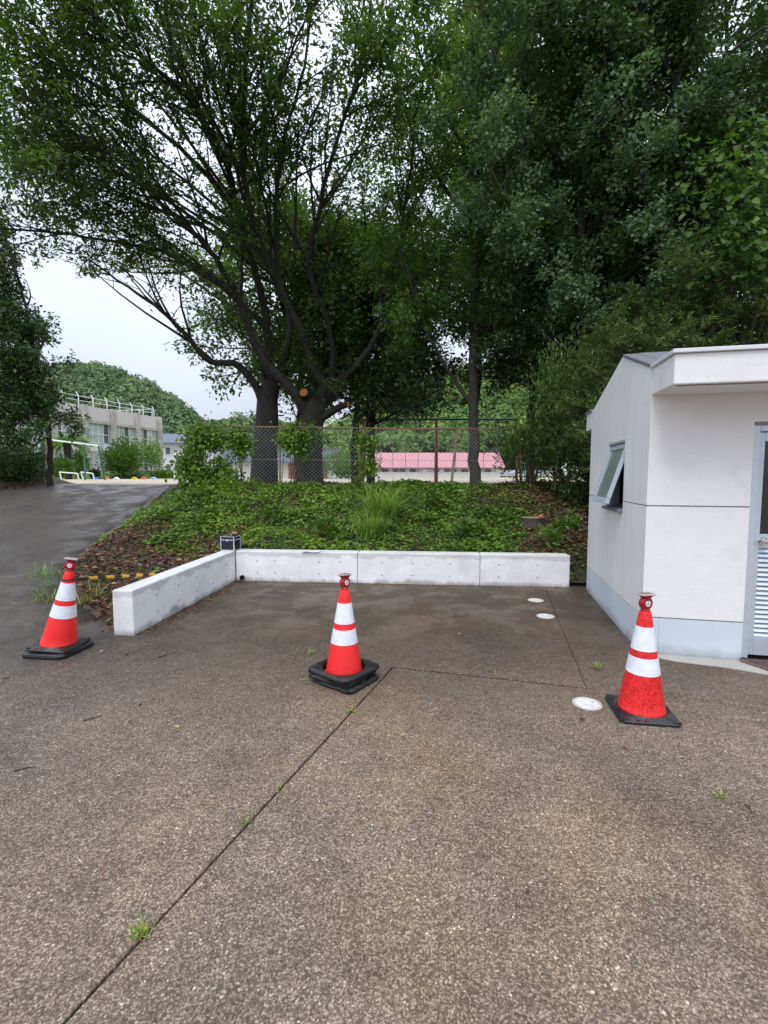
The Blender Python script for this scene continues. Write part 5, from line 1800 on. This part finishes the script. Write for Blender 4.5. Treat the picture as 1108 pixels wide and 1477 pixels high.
for k, (pa, pb, lab) in enumerate((((20, 1112), (52, 1106), 'thin dark twig lying on the paving at the left'), ((120, 1040), (148, 1032), 'short dark twig on the paving below the leaning cone'), ((228, 948), (262, 938), 'thin twig on the paving before the retaining wall'), ((1075, 1160), (1085, 1172), 'tiny twig on the paving at the right'), ((200, 1018), (205, 1012), 'tiny dark bark chip on the paving between two cones'))):
    a_, b_ = on(*pa, 0.004), on(*pb, 0.004)
    d_ = b_ - a_
    o = MB().tube([Vector((0, 0, 0)), d_ * 0.5 + Vector((0.006, 0.006, 0.003)), d_], [0.0035, 0.003, 0.0018], 5).build('fallen_twig', M['bark_big'])
    o.location = a_
    tag(o, lab, 'twig', 'fallen twigs on the paving')

n = 420
x = np.concatenate([rgb.uniform(-3.6, 2.4, n // 2), rgb.normal(-2.6, 0.45, n // 4), rgb.normal(-0.4, 0.7, n - n // 2 - n // 4)])
y = np.concatenate([rgb.uniform(1.6, 6.6, n // 2), rgb.normal(4.3, 0.35, n // 4), rgb.normal(3.4, 0.6, n - n // 2 - n // 4)])
L = rgb.uniform(0.008, 0.026, n)
V, F = kites(np.stack([x, y, np.full(n, 0.005)], 1), rgb.normal(size=(n, 3)) * np.array([1, 1, 0.1]), rgb.normal(size=(n, 3)) * 0.25 + np.array([0, 0, 1.0]), L, L * 0.4, 0.15)
ok = y < 6.6
tag(np_mesh('paving_debris', V, F, M['litter'], tone=rgb.beta(2, 2, n)), 'tiny leaf and bark scraps scattered over the damp paving', 'debris', kind='stuff')
# scattered bark and leaf crumbs at the foot of the walls
n = 900
s_ = rgb.uniform(0, 1, n)
side = rgb.uniform(size=n)
x = np.where(side < 0.6, A0.x + (A1.x - A0.x) * s_ + np.abs(rgb.normal(size=n)) * 0.09 + 0.02, A1.x + (B1.x - A1.x) * s_ ** 2.2)
y = np.where(side < 0.6, A0.y + (A1.y - A0.y) * s_, A1.y + (B1.y - A1.y) * s_ ** 2.2 - np.abs(rgb.normal(size=n)) * 0.06 - 0.02)
L = rgb.uniform(0.012, 0.045, n)
V, F = kites(np.stack([x, y, np.full(n, 0.006)], 1), rgb.normal(size=(n, 3)) * np.array([1, 1, 0.15]), rgb.normal(size=(n, 3)) * 0.3 + np.array([0, 0, 1.0]), L, L * 0.45, 0.15)
tag(np_mesh('wall_foot_debris', V, F, M['litter'], tone=rgb.beta(2, 2.5, n)), 'brown leaf crumbs gathered along the foot of the retaining wall', 'debris', kind='stuff')

# ------------------------------------------------------------------ school yard
# swing frame behind the fence
SWY = 19.0
sw_l, sw_r = at(521, 605, SWY), at(748, 605, SWY + 0.3)
swg = thing('swing_frame', 'swing set with a green top bar and faded red legs behind the fence', 'swing set', (sw_l.x, SWY, YARD))
zt = sw_l.z - YARD + 0.0
MB().tube([(0, 0, zt), (sw_r.x - sw_l.x, 0.3, sw_r.z - YARD)], 0.045, 10).build('top_bar', M['swing_green'], swg, smooth=True)
wid = sw_r.x - sw_l.x
for fx_ in (0.02, 0.475, 0.985):
    for sg in (-1, 1):
        xk = wid * fx_
        lean_ = -0.35 if fx_ < 0.1 else (0.45 if fx_ > 0.9 else 0.0)
        MB().tube([(xk, 0.3 * fx_, zt), (xk + lean_ * (0.6 + 0.4 * sg) + 0.06 * sg, 0.3 * fx_ + sg * 0.8, -0.05)], 0.052, 8).build('leg', M['swing_red'], swg, smooth=True)
for fx_ in (0.12, 0.2, 0.28, 0.36, 0.6, 0.68, 0.78, 0.86):
    MB().tube([(wid * fx_, 0.3 * fx_, zt), (wid * fx_, 0.3 * fx_, 0.5)], 0.012, 5).build('chain', M['wire'], swg)
for fx_ in (0.12, 0.28, 0.6, 0.78):
    MB().span((wid * fx_, 0.3 * fx_ - 0.08, 0.47), (wid * (fx_ + 0.08), 0.3 * fx_ + 0.08, 0.5)).build('seat', M['black'], swg, bevel=0.006)

# low building with a pink roof
pk0, pk1 = at(529, 676, 70), at(722, 676, 70)
pw = pk1.x - pk0.x
pk = thing('pink_roofed_building', 'long low white building under a pink metal roof beyond the yard', 'building', (pk0.x, 70, YARD))
zr_, ze = at(600, 654, 74).z - YARD, at(600, 675, 70).z - YARD
MB().span((0, 0, -0.1), (pw, 7, ze + 0.05)).build('wall', M['white_wall'], pk)
s = MB()
s.prism([(-0.7, ze - 0.03), (-0.7, ze + 0.1), (3.5, zr_ + 0.08), (7.7, ze + 0.1), (7.7, ze - 0.03), (3.5, zr_ - 0.06)][::-1], 'x', -0.5, pw + 0.5)
s.build('roof', M['pink_roof'], pk)
rib = MB()
nrb = 46
for k in range(nrb):
    xk = -0.5 + (pw + 1.0) * k / (nrb - 1)
    rib.add([(xk - 0.03, -0.7, ze + 0.101), (xk + 0.03, -0.7, ze + 0.101), (xk + 0.03, 3.5, zr_ + 0.081), (xk - 0.03, 3.5, zr_ + 0.081), (xk - 0.03, -0.7, ze + 0.15), (xk + 0.03, -0.7, ze + 0.15), (xk + 0.03, 3.5, zr_ + 0.13), (xk - 0.03, 3.5, zr_ + 0.13)],
            [(0, 3, 2, 1), (4, 5, 6, 7), (0, 1, 5, 4), (1, 2, 6, 5), (2, 3, 7, 6), (3, 0, 4, 7)])
tag(rib.build('roof_seam', M['pink_roof'], pk), kind='stuff')
MB().prism([(-0.9, -0.1), (-0.9, ze + 0.2), (3.5, zr_ + 0.35), (7.9, ze + 0.2), (7.9, -0.1), (7.0, -0.1), (7.0, ze - 0.1), (0, ze - 0.1), (0, -0.1)], 'x', -0.62, -0.5).build('gable_board', M['white_wall'], pk)
MB().span((-0.4, -0.3, ze - 0.16), (pw + 0.4, -0.02, ze - 0.05)).build('gutter', M['roof_metal'], pk)
wme = None
for k in range(7):
    xk = 1.2 + k * (pw - 2.0) / 7
    w_ = MB().span((0, -0.05, 0.75), (2.0, -0.001, 1.75)).build('window', M['white_steel'], pk)
    w_.location = (xk, 0, 0)
    for j in range(2):
        MB().span((0.08 + j * 0.95, -0.06, 0.82), (0.97 + j * 0.95, -0.052, 1.68)).build('pane', M['pane_dark' if (k + j) % 3 else 'curtain'], w_)

# grey-tiled house between the trunks
gh = thing('tiled_house', 'low house with grey tiled roof glimpsed between the two large trunks', 'house', (at(318, 690, 46).x, 46, YARD))
gw = at(480, 690, 46).x - at(318, 690, 46).x
e1, r1 = at(400, 667, 46).z - YARD, at(400, 650, 50).z - YARD
MB().span((0.4, 0.5, -0.1), (gw - 0.4, 7, e1)).build('wall', M['white_wall'], gh)
MB().span((gw * 0.6, 0.35, -0.1), (gw - 0.6, 0.49, e1 - 0.1)).build('porch_wall', M['red_wall'], gh)
MB().prism([(-0.3, e1 - 0.05), (-0.3, e1 + 0.08), (3.7, r1 + 0.08), (7.8, e1 + 0.08), (7.8, e1 - 0.05), (3.7, r1 - 0.1)][::-1], 'x', -0.4, gw + 0.4).build('roof', M['roof_slate'], gh)
MB().span((-0.4, 3.5, r1 + 0.05), (gw + 0.4, 3.9, r1 + 0.3)).build('ridge', M['roof_slate'], gh)
s = MB()
for k in range(40):
    xk = -0.35 + (gw + 0.7) * k / 39
    s.tube([(xk, -0.3, e1 + 0.1), (xk, 3.6, r1 + 0.1)], 0.06, 5)
tag(s.build('tile_row', M['roof_slate'], gh), kind='stuff')

# school building on the left
sd = Vector((3.0, 10.5, 0)).normalized()
sch = thing('school_building', 'weathered concrete school block with wide windows and rooftop railing', 'school building', (-30.6, 49.5, YARD), math.atan2(sd.y, sd.x))
def Zs(z): return z - YARD
zw0, zw1, zl, zp = Zs(5.0), Zs(7.2), Zs(7.35), Zs(8.75)
X0, X1, BAY = -17.5, 10.5, 3.5
MB().span((X0, 0.35, -0.1), (X1, 9, zl)).build('wall', M['white_wall'], sch)
MB().span((X0, 0.0, zl - 0.28), (X1, 9.0, zl + 0.02)).build('ledge', M['school_wall'], sch)
MB().span((X0, 0.2, Zs(3.95)), (X1, 0.349, Zs(4.2))).build('floor_band', M['school_wall'], sch)
MB().span((X0, -0.1, -0.1), (X1, 0.349, Zs(1.9))).build('base_wall', M['school_wall'], sch)
MB().span((X0, 0.5, zl + 0.021), (X1, 8.8, zl + 0.1)).build('roof', M['school_wall'], sch)
for k in range(9):
    xk = X0 + k * BAY
    MB().span((xk - 0.27, -0.25, -0.1), (xk + 0.27, 0.348, zp + 0.06)).build('pillar', M['school_wall'], sch)
for k in range(8):
    xa = X0 + k * BAY + 0.28
    xb = xa + BAY - 0.56
    MB().span((xa, 0.05, zl + 0.03), (xb, 0.25, zp)).build('parapet_panel', M['school_pink'], sch)
    for (za, zb_, nv, split) in ((zw0, zw1, 4, True), (Zs(2.1), Zs(3.9), 4, False)):
        f_ = MB()
        f_.span((xa + 0.05, 0.22, za), (xb - 0.05, 0.345, za + 0.07)).span((xa + 0.05, 0.22, zb_ - 0.07), (xb - 0.05, 0.345, zb_))
        for j in range(nv + 1):
            xm = xa + 0.05 + (xb - xa - 0.17) * j / nv
            f_.span((xm, 0.225, za + 0.071), (xm + 0.07, 0.345, zb_ - 0.071))
        zm = za + (zb_ - za) * 0.42
        f_.span((xa + 0.12, 0.215, zm), (xb - 0.12, 0.3, zm + 0.07))
        w_ = f_.build('window', M['white_steel'], sch)
        for j in range(nv):
            xm = xa + 0.12 + (xb - xa - 0.17) * j / nv
            MB().span((xm, 0.28, za + 0.07), (xm + (xb - xa - 0.17) / nv - 0.07, 0.34, zb_ - 0.07)).build('pane', M['curtain' if (j + k) % 4 else 'pane_dark'], w_)
# railing on the roof
for k in range(17):
    xk = X0 + k * 1.75
    MB().tube([(xk, 0.7, zl), (xk, 0.7, zp + 1.0), (xk, 0.95, zp + 1.35)], 0.05, 6).build('railing_post', M['white_steel'], sch)
for zz_ in (zp + 0.55, zp + 1.0):
    MB().tube([(X0, 0.7, zz_), (X1, 0.7, zz_)], 0.03, 6).build('railing_bar', M['white_steel'], sch)
MB().tube([(X1 - 0.3, 0.7, zp + 1.0), (X1 - 0.3, 8.5, zp + 1.0)], 0.03, 6).build('railing_bar', M['white_steel'], sch)
for k in range(5):
    MB().tube([(X1 - 0.3, 0.7 + k * 1.9, zl), (X1 - 0.3, 0.7 + k * 1.9, zp + 1.05)], 0.05, 6).build('railing_post', M['white_steel'], sch)
ac = thing('air_conditioner', 'white outdoor air conditioner unit mounted on the school spandrel', 'air conditioner', sch.matrix_basis @ Vector((2.55, -0.02, Zs(4.25))), sch.rotation_euler.z)
MB().span((-0.45, -0.2, 0), (0.45, 0.12, 0.65)).build('casing', M['white_steel'], ac, bevel=0.02)
MB().disc((0.12, -0.204, 0.33), 0.25, 24, (0, -1, 0)).build('fan_grille', M['pane_dark'], ac)
MB().tube([(0.12, -0.206, 0.33), (0.12, -0.225, 0.33)], 0.08, 14).build('fan_hub', M['white_steel'], ac)

# white gabled house right of the school
gh2 = thing('gabled_house', 'pale house with dark gabled roof standing right of the school block', 'house', (at(258, 690, 78).x, 78, YARD), R(25))
ze2, zr2 = at(258, 640, 78).z - YARD, at(258, 624, 78).z - YARD
MB().span((-2.6, 0, -0.1), (6.5, 8, ze2)).build('wall', simple('pale lilac wall', (0.55, 0.56, 0.62), 0.7), gh2)
MB().prism([(-0.7, ze2 - 0.1), (-0.7, ze2 + 0.12), (4, zr2 + 0.1), (8.7, ze2 + 0.12), (8.7, ze2 - 0.1), (4, zr2 - 0.2)][::-1], 'x', -3.2, 7.0).build('roof', M['roof_slate'], gh2)
for xk in (-1.9, 0.6, 3.2):
    for zk in (0.9, 3.6):
        w_ = MB().span((xk, -0.06, zk), (xk + 1.6, -0.001, zk + 1.3)).build('window', M['white_steel'], gh2)
        MB().span((xk + 0.08, -0.07, zk + 0.08), (xk + 0.76, -0.061, zk + 1.22)).build('pane', M['pane_dark'], w_)
        MB().span((xk + 0.84, -0.07, zk + 0.08), (xk + 1.52, -0.061, zk + 1.22)).build('pane', M['curtain'], w_)

# play things on the yard, left
def frame_pts(name, label, cat, legs, bars, mat_l, mat_b, r, loc, group=None):
    t = thing(name, label, cat, loc, 0, group)
    for a_, b_ in legs:
        MB().tube([Vector(a_) - Vector(loc), Vector(b_) - Vector(loc)], r, 8).build('leg', mat_l, t, smooth=True)
    for a_, b_ in bars:
        MB().tube([Vector(a_) - Vector(loc), Vector(b_) - Vector(loc)], r, 8).build('bar', mat_b, t, smooth=True)
    return t


def yg(px, Y): return Vector((at(px, 690, Y).x, Y, YARD))
a_, b_ = at(60, 633, 30.0), at(142, 643, 31.0)
frame_pts('play_gym', 'green legged play frame with a pale top bar at the ramp head', 'play frame',
          [(at(121, 641, 30.7), yg(123, 30.2)), (at(142, 643, 31), yg(151, 31.6)), (a_, yg(56, 29.6))], [(a_, b_)], M['swing_green'], M['white_steel'], 0.05, tuple(yg(121, 30.4)))
for k, (x0, x1, lab) in enumerate(((86, 112, 'white low hurdle rail nearer the evergreen trunk'), (117, 134, 'white low hurdle rail under the green play frame'))):
    Y = 33.0
    p0_, p1_ = at(x0, 681, Y), at(x1, 683, Y)
    frame_pts('hurdle_rail', lab, 'hurdle', [(p0_, yg(x0 + 3, Y)), (p1_, yg(x1 + 2, Y))], [(p0_, p1_)], M['white_steel'], M['white_steel'], 0.04, tuple(yg((x0 + x1) / 2, Y)), 'white hurdles in the yard')
p0_, p1_ = at(252, 656, 36), at(265, 656, 36)
frame_pts('goal_post', 'tall thin white goal posts at the left end of the fence', 'goal', [(p0_, yg(252, 36)), (p1_, yg(265, 36))], [(p0_, p1_)], M['white_steel'], M['white_steel'], 0.06, tuple(yg(258, 36)))
TY = [(138, 'blue', (0.05, 0.22, 0.5)), (154, 'orange', (0.6, 0.16, 0.04)), (168, 'white', (0.7, 0.7, 0.66)), (194, 'yellow', (0.65, 0.45, 0.06)), (207, 'red', (0.5, 0.1, 0.05)), (222, 'pale blue', (0.3, 0.45, 0.6))]
for px_, cn, cc in TY:
    p_ = yg(px_, 40)
    t = MB()
    vs, fs = [], []
    nu, nv = 14, 8
    for i in range(nu + 1):
        a = math.pi * i / nu
        for j in range(nv):
            b = 2 * math.pi * j / nv
            rr = 0.22 + 0.1 * math.cos(b)
            vs.append((rr * math.cos(a), 0.12 * math.sin(b), rr * math.sin(a) - 0.03))
    for i in range(nu):
        for j in range(nv):
            fs.append((i * nv + j, i * nv + (j + 1) % nv, (i + 1) * nv + (j + 1) % nv, (i + 1) * nv + j))
    o = t.add(vs, fs).build('buried_tyre', simple(cn + ' tyre paint', cc, 0.6), smooth=True)
    o.location = p_ - Vector((0, 0, 0.1))
    tag(o, cn + ' painted tyre half buried in the sandy yard', 'tyre', 'painted half tyres in the yard')
# grass mound under the school windows
V = grid_mesh('lawn_mound_terrain', np.linspace(-40, -17.5, 40), np.linspace(42, 60, 30),
              lambda x, y: YARD - 0.1 + 0.9 * np.clip((y - 42.2) / 5, 0, 1) * np.clip((-17.6 - 0.33 * (y - 42) * 0 - x) / 4, 0, 1), simple('mown lawn', (0.11, 0.15, 0.035), 0.95, 0, 0.3, 2.0))
tag(V, kind='structure')
# shrubs and small trees in front of the school
for k, (px, top, Y, r, n, leaf, lab) in enumerate(((178, 640, 43.5, 1.55, 5500, 'leaf_vine', 'large round light green bush before the school windows'), (88, 664, 38, 0.85, 1300, 'leaf_vine', 'round green bush left of the play frame legs'), (113, 655, 41, 0.8, 900, 'leaf_light', 'dark round bush beneath the palm'),
                                                   (137, 679, 42, 0.5, 500, 'leaf_dark', 'tiny dark ball bush under the school wall'), (195, 682, 42.5, 0.5, 500, 'leaf_dark', 'tiny clipped bush right of the large round bush'), (236, 681, 44.5, 1.0, 900, 'leaf_vine', 'low spreading bush at the school corner'),
                                                   (275, 650, 50, 1.5, 1500, 'leaf_vine', 'light green bush between goal posts and fence'), (500, 652, 44, 2.6, 3600, 'leaf_vine', 'light green bush behind the fence right of the second trunk'))):
    t = at(px, top, Y)
    shrub('garden_bush', lab, (t.x, Y, YARD + 0.0), r, t.z - YARD, n, 0.22, 0.6, leaf, 400 + k, 'bushes around the school yard', 4)
t = at(214, 636, 46)
shrub('young_tree', 'small thin tree before the right end of the school block', (t.x, 46, YARD), 1.3, t.z - YARD, 1500, 0.22, 0.55, 'leaf_light', 420, None, 2, 'tree')
# palm
pb = yg(99, 40)
pz = at(98, 641, 40).z - YARD
pm = thing('palm_tree', 'small palm with drooping feathery fronds in front of the school', 'palm', tuple(pb))
MB().tube([(0, 0, -0.1), (0.05, 0, pz * 0.5), (0, 0, pz)], [0.3, 0.26, 0.3], 10).build('trunk', M['bark_big'], pm, smooth=True)
rgp = np.random.default_rng(9)
fr0 = None
for k in range(26):
    a = k * 2.4
    el = rgp.uniform(0.1, 1.2)
    spine = []
    p_ = np.array([0, 0, pz]); th = el
    for s_ in range(7):
        spine.append(p_.copy())
        p_ = p_ + np.array([math.cos(a) * math.cos(th), math.sin(a) * math.cos(th), math.sin(th)]) * 0.34
        th -= 0.27
    spine = np.array(spine)
    tq = np.repeat(np.arange(6), 8) + np.tile(np.linspace(0, 0.9, 8), 6)
    i = tq.astype(int); f = (tq - i)[:, None]
    C = spine[i] * (1 - f) + spine[i + 1] * f
    tg = unit(spine[i + 1] - spine[i])
    sdv = np.array([-math.sin(a), math.cos(a), 0])
    P2 = np.concatenate([C, C]); T2 = np.concatenate([tg * 0.6 + sdv - [0, 0, 0.25], tg * 0.6 - sdv - [0, 0, 0.25]])
    V, F = kites(P2, T2, np.tile([0, 0, 1.0], (len(P2), 1)) + 0.01, np.full(len(P2), 0.5), np.full(len(P2), 0.07), 0.1, 0.3)
    np_mesh('frond', V, F, M['grass_mat'], pm, tone=rgp.uniform(0.1, 0.6, len(F)))
# dark scrub left of the evergreen, and the gate beam
for k, (px, py, Y, r, h, lab) in enumerate(((18, 700, 15.6, 0.9, 1.3, 'dark leafy scrub at the left picture edge by the ramp'), (45, 700, 16.4, 0.6, 1.0, 'dark leafy scrub next to the evergreen trunk'), (-30, 700, 14.6, 1.0, 1.5, 'dark scrub mostly beyond the left picture edge'))):
    p_ = at(px, py, Y)
    shrub('verge_scrub', lab, (p_.x, Y, 1.3), r, h, 2600, 0.11, 0.5, 'leaf_dark', 500 + k, 'scrub on the ramp verge', 5)
gt = thing('yard_gate', 'old dark gate beam with diagonal brace left of the evergreen trunk', 'gate', tuple(yg(30, 16.8)))
g0 = yg(30, 16.8)
MB().tube([at(2, 659, 16.9) - g0, at(64, 654, 16.7) - g0], 0.07, 6).build('beam', M['bark_big'], gt)
MB().tube([at(30, 657, 16.8) - g0, at(63, 632, 16.7) - g0], 0.03, 6).build('brace', M['bark_big'], gt)
MB().tube([yg(64, 16.6) - g0 + Vector((0, 0, -0.1)), at(64, 640, 16.6) - g0], 0.09, 8).build('post', simple('pale gate post', (0.4, 0.35, 0.29), 0.7), gt)

# right end of the yard: a parked car and a red post seen past the shrubs
cy = 30.0
c0 = at(846, 690, cy)
car = thing('parked_car', 'white parked car half hidden by twigs beside the white building', 'car', (c0.x, cy, YARD), R(8))
body = MB()
body.prism([(-2.0, 0.3), (2.0, 0.3), (2.05, 0.75), (1.5, 0.92), (0.85, 1.42), (-1.0, 1.45), (-1.7, 0.95), (-2.05, 0.8)], 'y', -0.8, 0.8)
body.build('body', M['white_steel'], car, bevel=0.06)
for sg in (-1, 1):
    MB().prism([(-1.45, 0.95), (1.3, 0.95), (0.8, 1.36), (-0.95, 1.38)], 'y', sg * 0.806 - 0.004, sg * 0.806 + 0.004).build('side_window', M['glass_dark'], car)
    for xk in (-1.25, 1.25):
        w_ = MB().tube([(xk, sg * 0.62, 0.31), (xk, sg * 0.82, 0.31)], 0.31, 18).build('wheel', M['rubber'], car, smooth=True)
        MB().tube([(xk, sg * 0.825, 0.31), (xk, sg * 0.83, 0.31)], 0.18, 14).build('rim', M['alu'], w_)
rp0 = at(849, 690, 16.0)
rp = thing('red_post', 'red painted post showing beside the far edge of the white building', 'post', (rp0.x, 16.0, YARD))
MB().tube([(0, 0, -0.1), (0, 0, at(849, 652, 16.0).z - YARD)], 0.09, 12).build('shaft', simple('bright red paint', (0.5, 0.02, 0.03), 0.4), rp, smooth=True)
MB().lathe([(0.0, 0.06), (0.06, 0.05), (0.1, 0.0), (0.1, -0.03)], 12, (0, 0, at(849, 652, 16.0).z - YARD)).build('cap', M['white_steel'], rp, smooth=True)
frame_pts('play_gym', 'small green play frame far across the yard right of the slender trunk', 'play frame', [(at(745, 668, 45), yg(745, 45)), (at(757, 668, 45), yg(757, 45)), (at(745, 668, 46), yg(745, 46)), (at(757, 668, 46), yg(757, 46))],
          [(at(745, 668, 45), at(757, 668, 45)), (at(745, 668, 46), at(757, 668, 46)), (at(745, 678, 45), at(757, 678, 45))], M['swing_green'], M['swing_green'], 0.06, tuple(yg(751, 45.5)))
print('leaf counts', counts)
